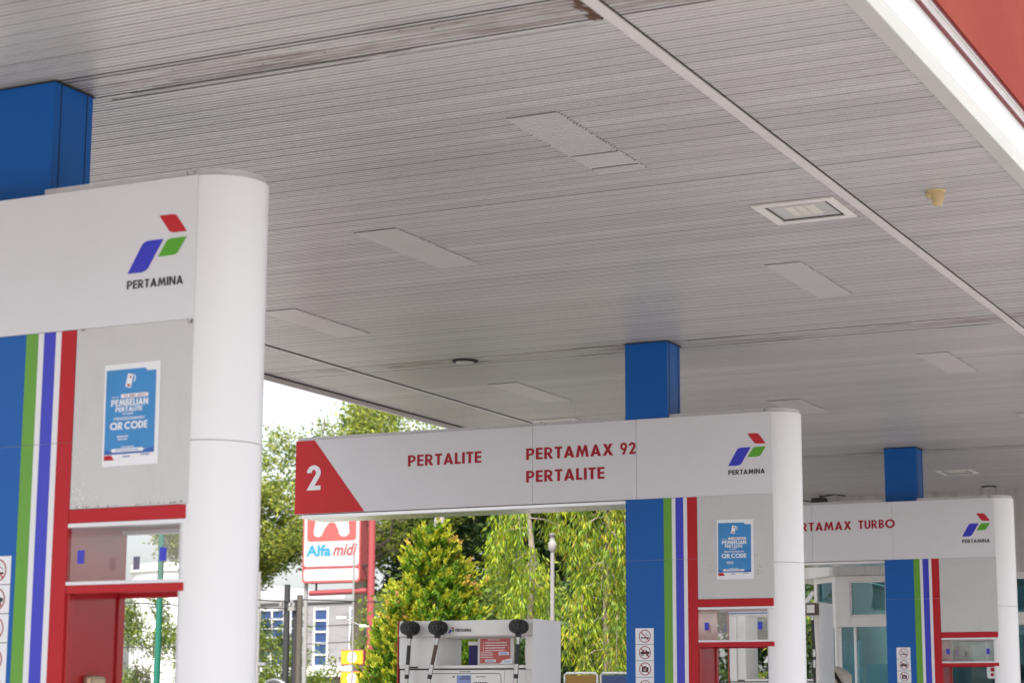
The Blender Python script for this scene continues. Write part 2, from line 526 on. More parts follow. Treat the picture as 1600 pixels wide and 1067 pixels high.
# ------------------------------------------------------------------ geometric bold capitals (outlines, cap height 1)
s_ = 0.2
GL = {
 'P': (0.60, [[(0, 0), (s_, 0), (s_, .35), (.27, .35)] + arc(.27, .675, .325, .325, -90, 90)[1:] + [(0, 1)],
              [(s_, .53), (.27, .53)] + arc(.27, .675, .145, .145, -90, 90)[1:] + [(s_, .82)]]),
 'R': (0.655, [[(0, 0), (s_, 0), (s_, .39), (.215, .39), (.42, 0), (.655, 0), (.43, .395)] + arc(.27, .69, .31, .31, -50, 90) + [(0, 1)],
              [(s_, .55), (.27, .55)] + arc(.27, .69, .14, .14, -90, 90)[1:] + [(s_, .83)]]),
 'E': (0.50, [[(0, 0), (.5, 0), (.5, .18), (s_, .18), (s_, .41), (.48, .41), (.48, .59), (s_, .59), (s_, .82), (.5, .82), (.5, 1), (0, 1)]]),
 'T': (0.54, [[(.17, 0), (.37, 0), (.37, .82), (.54, .82), (.54, 1), (0, 1), (0, .82), (.17, .82)]]),
 'A': (0.76, [[(0, 0), (.215, 0), (.275, .18), (.485, .18), (.545, 0), (.76, 0), (.465, 1), (.295, 1)], [(.33, .35), (.43, .35), (.38, .66)]]),
 'L': (0.45, [[(0, 0), (.45, 0), (.45, .18), (s_, .18), (s_, 1), (0, 1)]]),
 'I': (0.20, [[(0, 0), (.2, 0), (.2, 1), (0, 1)]]),
 'M': (0.92, [[(0, 0), (.205, 0), (.275, .58), (.43, 0), (.49, 0), (.645, .58), (.715, 0), (.92, 0), (.775, 1), (.60, 1), (.46, .47), (.32, 1), (.145, 1)]]),
 'X': (0.74, [[(0, 0), (.235, 0), (.37, .30), (.505, 0), (.74, 0), (.49, .51), (.71, 1), (.48, 1), (.37, .72), (.26, 1), (.03, 1), (.25, .51)]]),
 'N': (0.70, [[(0, 0), (.2, 0), (.2, .63), (.5, 0), (.7, 0), (.7, 1), (.5, 1), (.5, .37), (.2, 1), (0, 1)]]),
 'U': (0.62, [[(0, 1), (0, .34)] + arc(.31, .33, .31, .345, 180, 360)[1:] + [(.62, 1), (.42, 1), (.42, .35)] + arc(.31, .34, .11, .17, 0, -180)[1:] + [(.2, 1)]]),
 'B': (0.56, [[(0, 0), (.28, 0)] + arc(.28, .28, .28, .28, -90, 55)[1:] + arc(.27, .755, .245, .245, -55, 90) + [(0, 1)],
              [(s_, .17), (.27, .17)] + arc(.27, .283, .113, .113, -90, 90)[1:] + [(s_, .396)],
              [(s_, .61), (.25, .61)] + arc(.25, .72, .105, .11, -90, 90)[1:] + [(s_, .83)]]),
 'O': (1.02, [arc(.51, .5, .51, .515, 0, 345, 23), arc(.51, .5, .30, .305, 0, 345, 23)]),
 'D': (0.70, [[(0, 0), (.25, 0)] + arc(.25, .5, .45, .5, -90, 90)[1:] + [(0, 1)], [(s_, .18), (.25, .18)] + arc(.25, .5, .24, .32, -90, 90)[1:] + [(s_, .82)]]),
 'C': (0.86, [arc(.51, .5, .51, .515, 48, 312, 20) + arc(.51, .5, .30, .305, 305, 55, 20)]),
 'Q': (1.04, [arc(.51, .5, .51, .515, 0, 345, 23), arc(.51, .5, .30, .305, 0, 345, 23), [(.82, .07), (.92, -.06), (1.03, .04), (.92, .17)]]),
 '2': (0.57, [[(0, 0), (.56, 0), (.56, .18), (.315, .18), (.50, .50)] + arc(.28, .70, .28, .305, -38, 180) + [(.195, .70)] + arc(.28, .70, .085, .125, 180, -35)]),
 '9': (0.60, [[(.12, 0), (.36, 0), (.545, .51)] + arc(.29, .68, .29, .33, -32, 270, 20) + [(.30, .35)], arc(.29, .68, .11, .145, 0, 330, 11)]),
 ' ': (0.32, []),
}
def futura(mb, text, x0, x1, z0, h, y, track=0.10, align='fit', slant=0.0):
    """lay capitals from x0; with align 'fit' the whole word is stretched to end at x1"""
    adv = sum(GL[c][0] for c in text) + track * (len(text) - 1)
    k = (x1 - x0) / adv if align == 'fit' else h
    x = x0
    for c in text:
        wd, loops = GL[c]
        if loops:
            if c == 'Q':
                mb.flat([[(x + (px + slant * pz) * k, z0 + pz * h) for px, pz in l] for l in loops[:2]], y)
                mb.flat([[(x + px * k, z0 + pz * h) for px, pz in loops[2]]], y)
            else:
                mb.flat([[(x + (px + slant * pz) * k, z0 + pz * h) for px, pz in l] for l in loops], y)
        x += (wd + track) * k
    return mb

def fonttext(mb, text, x0, x1, z0, z1, y, bold=0.0, shear=0.0, mi=0):
    """built-in typeface, fitted to a box in the plane y"""
    cu = bpy.data.curves.new('t', 'FONT')
    cu.body = text
    cu.size = 1.0
    cu.offset = bold
    cu.shear = shear
    cu.resolution_u = 3
    ob = bpy.data.objects.new('t', cu)
    me = bpy.data.meshes.new_from_object(ob)
    vs = [v.co for v in me.vertices]
    if vs:
        a = min(v.x for v in vs); b = max(v.x for v in vs); c = min(v.y for v in vs); d = max(v.y for v in vs)
        vv = [(x0 + (v.x - a) / (b - a) * (x1 - x0), y, z0 + (v.y - c) / max(d - c, 1e-6) * (z1 - z0)) for v in vs]
        ff = [list(p.vertices) for p in me.polygons]
        mb.add(vv, ff, mi)
    bpy.data.objects.remove(ob)
    bpy.data.curves.remove(cu)
    bpy.data.meshes.remove(me)
    return mb

def dashes(mb, x0, x1, z0, z1, y, seed=0):
    rr = random.Random(seed)
    x = x0
    u = (z1 - z0)
    while x < x1 - u * .4:
        w_ = min(rr.uniform(.6, 1.9) * u, x1 - x)
        mb.flat([[(x, z0), (x + w_, z0), (x + w_, z1), (x, z1)]], y)
        x += w_ + u * .35
    return mb

def lozenge(a, b, c, d, k=0.32, n=5):
    """four corners; b and d are rounded, a and c stay sharp"""
    def rnd(p, q, r):
        p, q, r = Vector(p), Vector(q), Vector(r)
        s0 = q + (p - q) * k; s1 = q + (r - q) * (k * 0.45)
        return [tuple(s0 * (1 - t) ** 2 + q * 2 * t * (1 - t) + s1 * t * t) for t in [i / n for i in range(n + 1)]]
    return [tuple(a)] + rnd(a, b, c) + [tuple(c)] + rnd(c, d, a)

def logo(parent, ox, oz, k, y):
    """three coloured lozenges; ox, oz = lower left corner, k = scale (1 = 0.315 wide)"""
    T = lambda p: (ox + (p[0] + .364) * k, oz + (p[1] - 3.407) * k)
    r = lozenge((-.201, 3.657), (-.049, 3.572), (-.049, 3.572), (-.131, 3.572))
    red = [T(p) for p in lozenge((-.201, 3.657), (-.112, 3.657), (-.049, 3.572), (-.137, 3.572))]
    blu = [T(p) for p in lozenge((-.364, 3.407), (-.262, 3.407), (-.173, 3.549), (-.280, 3.549))]
    grn = [T(p) for p in lozenge((-.201, 3.470), (-.100, 3.471), (-.049, 3.548), (-.150, 3.548))]
    MB().flat([red], y).build('emblem_stripe', 'logored', parent)
    MB().flat([blu], y).build('emblem_stripe', 'logoblue', parent)
    MB().flat([grn], y).build('emblem_stripe', 'logogreen', parent)

# ------------------------------------------------------------------ leaves
def leaves(name, cen, dirs, ln, wd, mats, midx, parent=None, fold=0.25):
    """one leaf = two quads folded on the midrib? kept as one rhombus for speed"""
    N = len(cen)
    dirs = dirs / np.linalg.norm(dirs, axis=1, keepdims=True)
    rnd = rng.normal(size=(N, 3))
    side = np.cross(dirs, rnd)
    side /= np.linalg.norm(side, axis=1, keepdims=True) + 1e-9
    ln = np.broadcast_to(ln, (N,))[:, None]; wd = np.broadcast_to(wd, (N,))[:, None]
    nor = np.cross(dirs, side)
    base = cen
    mid = cen + dirs * ln * 0.45 + nor * ln * 0.05
    tip = cen + dirs * ln
    V = np.stack([base, mid - side * wd * 0.5, tip, mid + side * wd * 0.5], axis=1).reshape(-1, 3)
    me = bpy.data.meshes.new(name)
    me.vertices.add(4 * N)
    me.vertices.foreach_set('co', V.astype(np.float32).ravel())
    me.loops.add(4 * N)
    me.loops.foreach_set('vertex_index', np.arange(4 * N, dtype=np.int32))
    me.polygons.add(N)
    me.polygons.foreach_set('loop_start', np.arange(0, 4 * N, 4, dtype=np.int32))
    me.polygons.foreach_set('loop_total', np.full(N, 4, dtype=np.int32))
    for q in mats: me.materials.append(q)
    me.polygons.foreach_set('material_index', np.asarray(midx, dtype=np.int32))
    me.update(calc_edges=True)
    ob = bpy.data.objects.new(name, me)
    COL.objects.link(ob)
    if parent is not None: ob.parent = parent
    return ob

LM = {
 'rain': [leafmat('rain tree leaf', (0.16, 0.215, 0.045)), leafmat('rain tree young leaf', (0.31, 0.34, 0.05)), leafmat('rain tree old leaf', (0.085, 0.135, 0.035))],
 'deep': [leafmat('deep green leaf', (0.03, 0.062, 0.016)), leafmat('mid green leaf', (0.06, 0.10, 0.022)), leafmat('dark green leaf', (0.018, 0.04, 0.012))],  # three leaf greens, picked at random per leaf
 'cone': [leafmat('fresh green leaf', (0.15, 0.27, 0.02)), leafmat('yellow green leaf', (0.40, 0.42, 0.03)), leafmat('orange tip leaf', (0.50, 0.34, 0.07)), leafmat('inner green leaf', (0.05, 0.13, 0.015)), leafmat('pink tip leaf', (0.50, 0.27, 0.13))],
 'weep': [leafmat('lime leaf', (0.33, 0.40, 0.02)), leafmat('lime green leaf', (0.20, 0.30, 0.025)), leafmat('yellowed leaf', (0.44, 0.34, 0.04)), leafmat('weeping green leaf', (0.10, 0.19, 0.025))],
 'street': [leafmat('street tree leaf', (0.14, 0.20, 0.03)), leafmat('street tree light leaf', (0.25, 0.30, 0.04)), leafmat('street tree dark leaf', (0.06, 0.11, 0.03))],
 'palm': [leafmat('palm leaflet', (0.10, 0.17, 0.025)), leafmat('yellow palm leaflet', (0.30, 0.30, 0.04)), leafmat('dark palm leaflet', (0.04, 0.09, 0.02))],
}

# ------------------------------------------------------------------ ground
MB().box(-300, 300, -150, 400, -0.5, -0.004).build('ground', 'soil').update_tag()
def struct(o):
    o['kind'] = 'structure'
    return o
struct(bpy.data.objects['ground'])
struct(MB().box(-11.5, 12, -12, 34, -0.3, 0.0).build('forecourt', 'concrete'))
struct(MB().box(-50.0, -31.5, -150, 300, -0.2, 0.002).build('road', 'asphalt'))
struct(MB().box(-31.4, -27.6, -150, 300, -0.2, 0.12).build('pavement', 'pave'))
struct(MB().box(-27.5, -11.6, -60, 34, -0.2, 0.03).build('bounce_apron', 'pave'))  # unseen pale paving, added so ground bounce leaves the soffit neutral
struct(MB().box(-27.5, -11.6, 34.1, 120, -0.2, 0.03).build('verge', 'grass'))

# ------------------------------------------------------------------ canopy
Z = 4.46
canopy = empty('canopy', (0, 0, 0), 'large forecourt canopy with grey ribbed metal soffit and white and red fascia', 'canopy')
Y0, Y1 = 1.0, 27.32
def soffit():
    v, f, tone = [], [], []
    rr = random.Random(5)
    y = Y0
    segs = [(-9.90, -9.14), (-9.09, -3.36), (-3.28, -2.35)]
    wide = (7.40, 7.70, 15.10, 15.42, 22.75, 23.05)
    rows = []
    k = 0
    t = 1.0
    pitch = 0.037
    while y < Y1 - 0.06:
        if k % 3 == 0:
            t = 1.0 + rr.uniform(-0.06, 0.06) + (0.09 if rr.random() < 0.06 else 0)
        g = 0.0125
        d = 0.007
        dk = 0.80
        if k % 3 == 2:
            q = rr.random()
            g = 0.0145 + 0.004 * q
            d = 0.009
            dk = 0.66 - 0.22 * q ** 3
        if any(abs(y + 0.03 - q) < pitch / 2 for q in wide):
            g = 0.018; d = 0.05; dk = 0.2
        rows.append((y, pitch, g, d, t * rr.uniform(0.985, 1.015), dk))
        y += pitch
        k += 1
    for x0, x1 in segs:
        for (yy, pt, g, d, tn, dark) in rows:
            a = yy; b = yy + pt - g; c = b + g * 0.3; e = yy + pt - g * 0.3; h = yy + pt
            prof = [(a, Z), (b, Z), (c, Z + d), (e, Z + d), (h, Z)]
            o = len(v)
            for py, pz in prof: v.append((x0, py, pz)); v.append((x1, py, pz))
            for i in range(4):
                f.append([o + 2 * i, o + 2 * i + 2, o + 2 * i + 3, o + 2 * i + 1])
                tone.append(tn if i == 0 else tn * dark)  # groove sides and floor darkened: their shade is painted into the tone
    me = bpy.data.meshes.new('soffit')
    me.from_pydata(v, [], f)
    at = me.attributes.new('tone', 'FLOAT', 'FACE')
    at.data.foreach_set('value', tone)
    me.materials.append(M['soffit'])
    ob = bpy.data.objects.new('soffit', me)
    COL.objects.link(ob)
    ob.parent = canopy
    return ob
soffit()
MB().box(-9.98, -2.30, Y0, Y1, Z + 0.09, Z + 0.16).build('deck', 'darkgap', canopy)
# joining trims along the length
MB().box(-3.294, -3.281, Y0, Y1, Z + 0.001, Z + 0.002).build('trim_gap', 'darkgap', canopy)
MB().box(-9.104, -9.088, Y0, Y1, Z - 0.004, Z + 0.002).build('trim_gap', 'darkgap', canopy)
MB().box(-3.355, -3.295, Y0, Y1, Z - 0.008, Z + 0.06).build('trim_strip', 'trim', canopy, bevel=0.003)
MB().box(-9.135, -9.105, Y0, Y1, Z - 0.010, Z + 0.06).build('trim_strip', 'trim', canopy, bevel=0.003)
# right edge: lip, white fascia, light track, red fascia
mb = MB()
for a in range(8):
    ya = Y0 + a * 3.25
    mb.box(-2.35, -2.262, ya, min(ya + 3.244, Y1), Z - 0.012, Z + 0.08)
split_build(mb, 'edge_lip', 'lip', canopy, bevel=0.003)
MB().box(-2.295, -2.262, Y0, Y1, Z + 0.0805, 4.708).build('white_fascia', 'fascia', canopy)
MB().box(-2.2945, -2.243, Y0, Y1, 4.7095, 4.716).build('fascia_shelf', 'darkred', canopy)
mb = MB()
mb.box(-2.262, -2.242, Y0, 10.42, 4.7175, 4.762)
mb.box(-2.262, -2.242, 10.428, Y1, 4.7175, 4.762)
split_build(mb, 'light_track', 'trim', canopy, bevel=0.003)
MB().tube([(-2.234, Y0, 4.752), (-2.234, Y1, 4.752)], 0.006, 8).build('cable_run', 'lip', canopy)
MB().box(-2.29, -2.246, Y0, Y1, 4.7635, 4.800).build('fascia_shelf', 'darkred', canopy)
MB().prism([(-2.26, 4.802), (-2.236, 4.802), (-2.226, 5.55), (-2.26, 5.55)], Y0, Y1).build('red_fascia', 'redpale', canopy)
MB().box(-9.955, -2.262, Y0, Y1, 5.2, 5.25).build('roof_sheet', 'cap', canopy)
# left edge: lip hanging a little below the soffit, red fascia outside
MB().box(-9.955, -9.925, Y0, Y1, Z - 0.048, Z + 0.08).build('edge_lip', 'trim', canopy, bevel=0.004)
MB().box(-9.924, -9.901, Y0, Y1, Z - 0.006, Z + 0.05).build('edge_channel', 'darkgap', canopy)
MB().box(-9.99, -9.957, Y0, Y1, Z - 0.03, 5.5).build('red_fascia', 'redpale', canopy)
# blanking plates over removed lamps
def cover(x0, x1, y0, y1, tone_):
    mb = MB()
    y = y0
    p_ = 0.037
    while y < y1 - 0.02:
        mb.box(x0, x1, y, y + 0.0275, Z - 0.0065, Z - 0.001)
        mb.box(x0, x1, y + 0.0275, y + p_, Z - 0.0025, Z - 0.0015)
        y += p_
    m = mat('cover plate paint', tuple(c * (1 + (tone_ - 1) * .6) for c in (0.475, 0.46, 0.453)), 0.36, var=0.06, scale=2)
    c = mb.build('cover_panel', m, canopy)
    rr = random.Random(int(y0 * 100))
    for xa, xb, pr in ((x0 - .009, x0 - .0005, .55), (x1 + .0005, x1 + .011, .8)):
        # strip per long side; dark faces paint the broken edge shadow in the gaps
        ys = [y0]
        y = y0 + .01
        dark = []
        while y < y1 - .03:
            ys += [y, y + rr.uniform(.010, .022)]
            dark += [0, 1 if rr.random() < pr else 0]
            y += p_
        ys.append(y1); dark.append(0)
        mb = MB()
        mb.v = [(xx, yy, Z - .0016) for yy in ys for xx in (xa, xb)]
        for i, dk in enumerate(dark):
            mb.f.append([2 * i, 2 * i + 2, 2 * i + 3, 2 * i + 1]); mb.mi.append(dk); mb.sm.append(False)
        mb.build('edge_gap_shade', [m, 'darkgap'], c)
    MB().box(x0, x1, y0 - .008, y0 - .0005, Z - .0018, Z - .0008).build('edge_gap_shade', 'darkgap', c)
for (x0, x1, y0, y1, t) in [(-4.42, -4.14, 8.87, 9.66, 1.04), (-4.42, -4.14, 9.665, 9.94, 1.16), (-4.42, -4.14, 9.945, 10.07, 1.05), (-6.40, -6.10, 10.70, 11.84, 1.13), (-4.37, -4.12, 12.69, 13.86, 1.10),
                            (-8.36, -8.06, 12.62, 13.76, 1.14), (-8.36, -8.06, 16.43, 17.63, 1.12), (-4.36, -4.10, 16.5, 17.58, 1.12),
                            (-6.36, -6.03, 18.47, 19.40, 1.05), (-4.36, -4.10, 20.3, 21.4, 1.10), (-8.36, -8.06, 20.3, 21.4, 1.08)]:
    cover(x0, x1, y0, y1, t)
# rust and broken seam flakes near the first column row
mb = MB()
rr = random.Random(3)
for i in range(26):
    x = -3.372 - abs(rr.gauss(0, 0.018)); y = 7.30 + rr.random() * 0.42
    a = rr.uniform(0.006, 0.016); b = rr.uniform(0.012, 0.05)
    mb.add([(x - a, y - b, Z - 0.0030 - i * 1e-4), (x + a * rr.random(), y - b * .6, Z - 0.003 - i * 1e-4), (x + a, y + b, Z - 0.003 - i * 1e-4), (x - a * .5, y + b * .7, Z - 0.003 - i * 1e-4)], [(0, 3, 2, 1)])
mb.build('rust_patch', mat('rust', (0.10, 0.05, 0.03), 0.9, var=0.5, scale=30), canopy)

# broken gap lines and nicks along the seams
mb = MB()
def gap(xa, xb, y, wdt):
    mb.add([(xa, y, Z - .0012), (xa + .03, y + wdt, Z - .0012), (xb - .06, y + wdt, Z - .0012), (xb, y + .001, Z - .0012)], [(0, 1, 2, 3)])
for xa, xb, y, wdt in [(-6.05, -4.55, 7.745, .010), (-5.9, -4.3, 7.70, .007), (-5.75, -4.75, 7.66, .005), (-5.6, -4.9, 7.62, .005), (-4.5, -3.42, 7.742, .005), (-6.1, -3.6, 7.43, .006),
                       (-5.9, -5.35, 15.11, .012), (-5.2, -4.0, 15.09, .006), (-4.3, -3.4, 15.08, .010), (-5.6, -5.0, 15.40, .010), (-4.7, -3.9, 15.41, .012), (-3.9, -3.45, 15.43, .008),
                       (-8.75, -8.55, 15.23, .014), (-8.4, -8.15, 15.20, .010), (-8.1, -7.75, 15.30, .012), (-6.9, -6.45, 15.05, .012), (-7.0, -6.55, 15.38, .008),
                       (-6.9, -6.42, 22.75, .014), (-5.95, -5.55, 22.80, .018), (-5.4, -3.9, 22.78, .010), (-7.9, -7.0, 22.85, .008)]:
    gap(xa, xb, y, wdt)
rr = random.Random(9)
for y0, y1 in ((7.45, 7.74), (15.08, 15.42), (22.76, 23.0)):
    for i in range(9):
        x = rr.uniform(-8.5, -3.6); y = rr.uniform(y0, y1); l = rr.uniform(.006, .02)
        mb.add([(x, y, Z - .0022 - i * 1e-5), (x + .004, y + .002, Z - .0022 - i * 1e-5), (x + .006, y + l, Z - .0022 - i * 1e-5), (x - .004, y + l, Z - .0022 - i * 1e-5)], [(0, 3, 2, 1)])
split_build(mb, 'seam_gap', 'darkgap', canopy)

# ------------------------------------------------------------------ columns
def column(x1, y0, label):
    c = empty('canopy_column', (x1, y0, 0), label, 'column', 'square blue columns carrying the canopy')
    wd, dp = 0.366, 0.295
    mb = MB()
    mb.box(-wd, -0.0, 0.012, dp, 0.0, Z - 0.002)
    mb.build('shaft', 'colblue', c, bevel=0.004)
    # face cladding sheet with return lips
    MB().box(-wd - 0.001, 0.001, 0.0, 0.0115, 0.0, Z - 0.004).build('cladding_sheet', 'colblue', c, bevel=0.002)
    split_build(MB().box(0.0005, 0.003, 0.05, 0.053, 3.8, Z - 0.006).box(0.0005, 0.003, dp - 0.05, dp - 0.047, 3.8, Z - 0.006), 'cladding_joint', 'darkgap', c)
    MB().box(-wd - 0.012, 0.012, -0.010, dp + 0.012, Z - 0.012, Z - 0.0085).build('collar', 'darkgap', c)
    return c
column(-6.082, 7.36, 'blue square column above the nearest sign, cut by the left picture edge')
column(-6.018, 15.012, 'blue square column rising from the sign marked with a white number two')
column(-5.962, 22.40, 'blue square column rising from the farthest sign, smallest of the three')

# ------------------------------------------------------------------ sign portals
def portal(X0, Yf, label, words, number=None, marks='none', seamz=2.684, pc=-0.045):
    p = empty('sign_portal', (X0, Yf, 0), label, 'sign', 'white overhead sign frames on the pump islands')
    D = 0.43
    xl = -4.392
    # beam: dark core with separate white face panels
    MB().box(xl + 0.006, -0.05, 0.006, D - 0.006, 3.178, 3.819).build('beam_core', 'trim', p)
    seams = [xl, -2.08, -1.15, 0.0]
    for a, b in zip(seams[:-1], seams[1:]):
        MB().box(a + 0.0015, b - 0.0015, 0.0, 0.0055, 3.175, 3.822).build('face_panel', 'panel', p, bevel=0.001)
        MB().box(a + 0.0015, b - 0.0015, D - 0.0055, D, 3.175, 3.822).build('face_panel', 'panel', p, bevel=0.001)
    MB().box(xl, xl + 0.0055, 0.006, D - 0.006, 3.175, 3.822).build('end_panel', 'red', p)
    mb = MB()
    x = xl + 0.01
    while x < -1.28:
        mb.box(x, min(x + 1.2, -1.262), 0.012, 0.024, 3.8225, 3.850); x += 1.203
    mb.box(-0.862, -0.068, 0.012, 0.024, 3.8225, 3.850)
    mb.box(xl + 0.01, -0.068, D - 0.024, D - 0.012, 3.8225, 3.850)
    split_build(mb, 'top_cap', 'cap', p)
    MB().box(xl + 0.05, -1.25, 0.03, D - 0.03, 3.140, 3.1745).build('bottom_tray', 'tray', p, bevel=0.006)
    # rounded end pillar in two lengths
    mb = MB()
    def dpoly(r, cx, front):
        return [(cx - 0.02, front)] + [(cx + r * math.cos(R(t)), D / 2 + r * math.sin(R(t))) for t in np.linspace(-90, 90, 33)] + [(cx - 0.02, D - front)]
    pl = dpoly(0.209, pc, 0.006)
    mb.prism(pl, 0.12, 2.640, 'z', smooth=True)
    mb.prism(pl, 2.643, 3.820, 'z', smooth=True)
    mb.prism(dpoly(0.206, pc, 0.009), 2.6405, 2.6425, 'z', mi=1)
    mb.build('rounded_pillar', ['pillar', 'darkgap'], p)
    MB().prism(dpoly(0.197, pc, 0.018), 3.8225, 3.850, 'z', smooth=True).build('pillar_cap', 'cap', p)
    # left post of the frame: blue field and stripes
    MB().box(-1.2405, -0.6395, 0.006, D - 0.006, 0.12, 3.1735).build('post_core', 'white', p)
    def strips(a, b, m, nm):
        for y0_, y1_ in ((0.0, 0.0055), (D - 0.0055, D)):
            mb = MB()
            for z0, z1 in ((0.13, seamz - 0.0012), (seamz + 0.0012, 3.1725)):
                mb.box(a, b, y0_, y1_, z0, z1)
            mb.build(nm, m, p)
    strips(-1.246, -0.919, 'colblue', 'blue_panel')
    strips(-0.918, -0.848, 'green', 'colour_stripe')
    strips(-0.8475, -0.8165, 'white', 'colour_stripe')
    strips(-0.816, -0.749, 'blue', 'colour_stripe')
    strips(-0.7485, -0.7175, 'white', 'colour_stripe')
    strips(-0.717, -0.635, 'red', 'colour_stripe')
    MB().box(-1.246, -1.241, 0.006, D - 0.006, 0.13, 3.1725).build('side_sheet', 'colblue', p)
    mb = MB()
    mb.box(-0.639, -0.6345, 0.006, D - 0.006, 0.13, 3.17)
    mb.box(-0.634, -0.622, 0.012, 0.052, 0.13, 1.995)
    mb.box(-0.634, -0.622, D - 0.055, D - 0.012, 0.13, 1.995)
    mb.build('side_sheet', 'redgloss', p, bevel=0.002)
    # notice panels and glazed opening, front and back
    for yy, sg in ((0.0, 1), (D, -1)):
        def bx(x0, x1, d0, d1, z0, z1):
            a, b = yy + sg * d0, yy + sg * d1
            return MB().box(x0, x1, min(a, b), max(a, b), z0, z1)
        bx(-0.633, 0.0, 0.003, 0.03, 2.366, 3.1745).build('notice_panel', 'greypanel', p, bevel=0.0015)
        bx(-0.633, -0.010, 0.001, 0.05, 2.304, 2.364).build('header_rail', 'red', p, bevel=0.002)
        bx(-0.633, -0.010, -0.003, 0.045, 2.284, 2.3025).build('glazing_bead', 'white', p, bevel=0.002)
        g = bx(-0.630, -0.03, 0.014, 0.018, 2.047, 2.2835).build('glass_pane', 'clear', p)
        bx(-0.633, -0.010, -0.003, 0.045, 2.031, 2.0465).build('glazing_bead', 'white', p, bevel=0.002)
        bx(-0.633, -0.010, 0.001, 0.05, 1.995, 2.0305).build('lower_rail', 'red', p, bevel=0.002)
        for xa in (-0.585, -0.145):
            bx(xa, xa + 0.036, 0.0115, 0.0135, 2.125, 2.185).build('glass_marker', 'logoblue', g)
    MB().prism(rrect(-0.30, -0.12, 1.50, 1.615, 0.03), -0.003, 0.0, 'y').build('mounting_plate', 'copper', p) if False else None
    MB().box(-0.632, -0.012, 0.052, D - 0.052, 2.306, 2.320).build('header_shade_board', 'darkred', p)  # dark red board added to paint the shade on the back header
    # red slanted end of the face, number and lettering
    MB().flat([[(xl + 0.002, 3.177), (-3.685, 3.177), (-4.200, 3.820), (xl + 0.002, 3.820)]], -0.0012).build('red_field', 'redfield', p)
    if number:
        mb = MB(); futura(mb, number, -4.272, -4.127, 3.381, 0.218, -0.0030)
        mb.build('numeral', 'whiteprint', p)
    for (t, a, b, z, h) in words:
        mb = MB(); futura(mb, t, a, b, z, h, -0.0015)
        mb.build('lettering', 'redtext', p)
    logo(p, -0.364, 3.405, 1.0, -0.0015)
    mb = MB(); futura(mb, 'PERTAMINA', -0.364, -0.060, 3.334, 0.039, -0.0015, track=0.07)
    mb.build('lettering', 'black', p)
    # scuffs and tape marks
    rr = random.Random(len(label) * 7)
    mb = MB()
    def fleck(x, z, a, i):
        n = rr.randint(4, 6)
        mb.add([(x + a * rr.uniform(.4, 1) * math.cos(2 * math.pi * q / n), 0.0022 - i * 1e-5, z + a * rr.uniform(.4, 1.3) * math.sin(2 * math.pi * q / n)) for q in range(n)], [tuple(range(n))])
    if marks == 'flakes':
        for i in range(46):
            fleck(-0.628 + abs(rr.gauss(0, 0.055)), 2.375 + abs(rr.gauss(0, 0.09)), rr.uniform(0.0015, 0.007), i)
        for i in range(10):
            fleck(-0.32 + rr.gauss(0, 0.01), 2.45 + rr.gauss(0, 0.03), rr.uniform(0.001, 0.004), 50 + i)
        mb.build('tape_residue', 'residue', p)
        mb = MB()
        for i in range(16):
            fleck(-0.62 + rr.random() * 0.035, 3.165 + rr.random() * 0.018, rr.uniform(0.002, 0.006), i)
            fleck(-0.03 + rr.random() * 0.025, 3.155 + rr.random() * 0.02, rr.uniform(0.002, 0.006), 20 + i)
            fleck(-0.62 + rr.random() * 0.25, 2.372 + rr.random() * 0.004, rr.uniform(0.002, 0.006), 40 + i)
            fleck(-0.28 + rr.random() * 0.26, 2.372 + rr.random() * 0.006, rr.uniform(0.002, 0.006), 60 + i)
        mb.build('dirt_marks', 'bark', p)
    elif marks == 'smears':
        for i in range(14):
            fleck(-0.52 + rr.gauss(0, 0.02), 2.60 + rr.gauss(0, 0.03), rr.uniform(0.004, 0.012), i)
            fleck(-0.13 + rr.gauss(0, 0.018), 2.60 + rr.gauss(0, 0.03), rr.uniform(0.004, 0.014), 20 + i)
        for i in range(18):
            fleck(-0.62 + rr.random() * 0.55, 2.372 + rr.random() * 0.006, rr.uniform(0.002, 0.005), 40 + i)
        mb.build('tape_residue', 'smear', p)
    else:
        for x, z, L_, an in [(-0.55, 2.90, .07, 80), (-0.37, 2.93, .05, -50), (-0.23, 2.90, .06, 100), (-0.45, 3.12, .22, -10), (-0.10, 3.05, .07, 60), (-0.53, 2.80, .05, -60), (-0.35, 2.60, .03, 20), (-0.15, 2.98, .06, 5)]:
            c, s = math.cos(R(an)) * L_ / 2, math.sin(R(an)) * L_ / 2
            mb.add([(x - c, 0.002, z - s), (x + c * .2, 0.002, z + s * .2 - 0.006), (x + c, 0.002, z + s), (x, 0.002, z)], [(0, 1, 2, 3)])
        mb.build('scratches', 'smear', p)
    return p

P1 = portal(-5.078, 7.14, 'nearest white overhead sign frame with rounded white end pillar, at left', [], None, 'flakes', 2.664, -0.018)
MB().box(-0.6335, -0.585, .14, .26, 1.48, 1.645).build('hook_bracket', 'copper', P1, bevel=0.018)
P2 = portal(-5.135, 15.0, 'overhead sign frame with red end marked with a white number two', [
    ('PERTALITE', -3.262, -2.556, 3.542, 0.097), ('PERTAMAX', -2.139, -1.353, 3.542, 0.097), ('92', -1.291, -1.154, 3.543, 0.097), ('PERTALITE', -2.139, -1.430, 3.355, 0.097)], '2', 'smears')
P3 = portal(-5.055, 22.2, 'farthest overhead sign frame lettered PERTAMAX TURBO, behind the middle one', [
    ('PERTAMAX', -2.373, -1.618, 3.526, 0.097), ('TURBO', -1.537, -1.114, 3.530, 0.097)], None, 'scratches', 2.735)

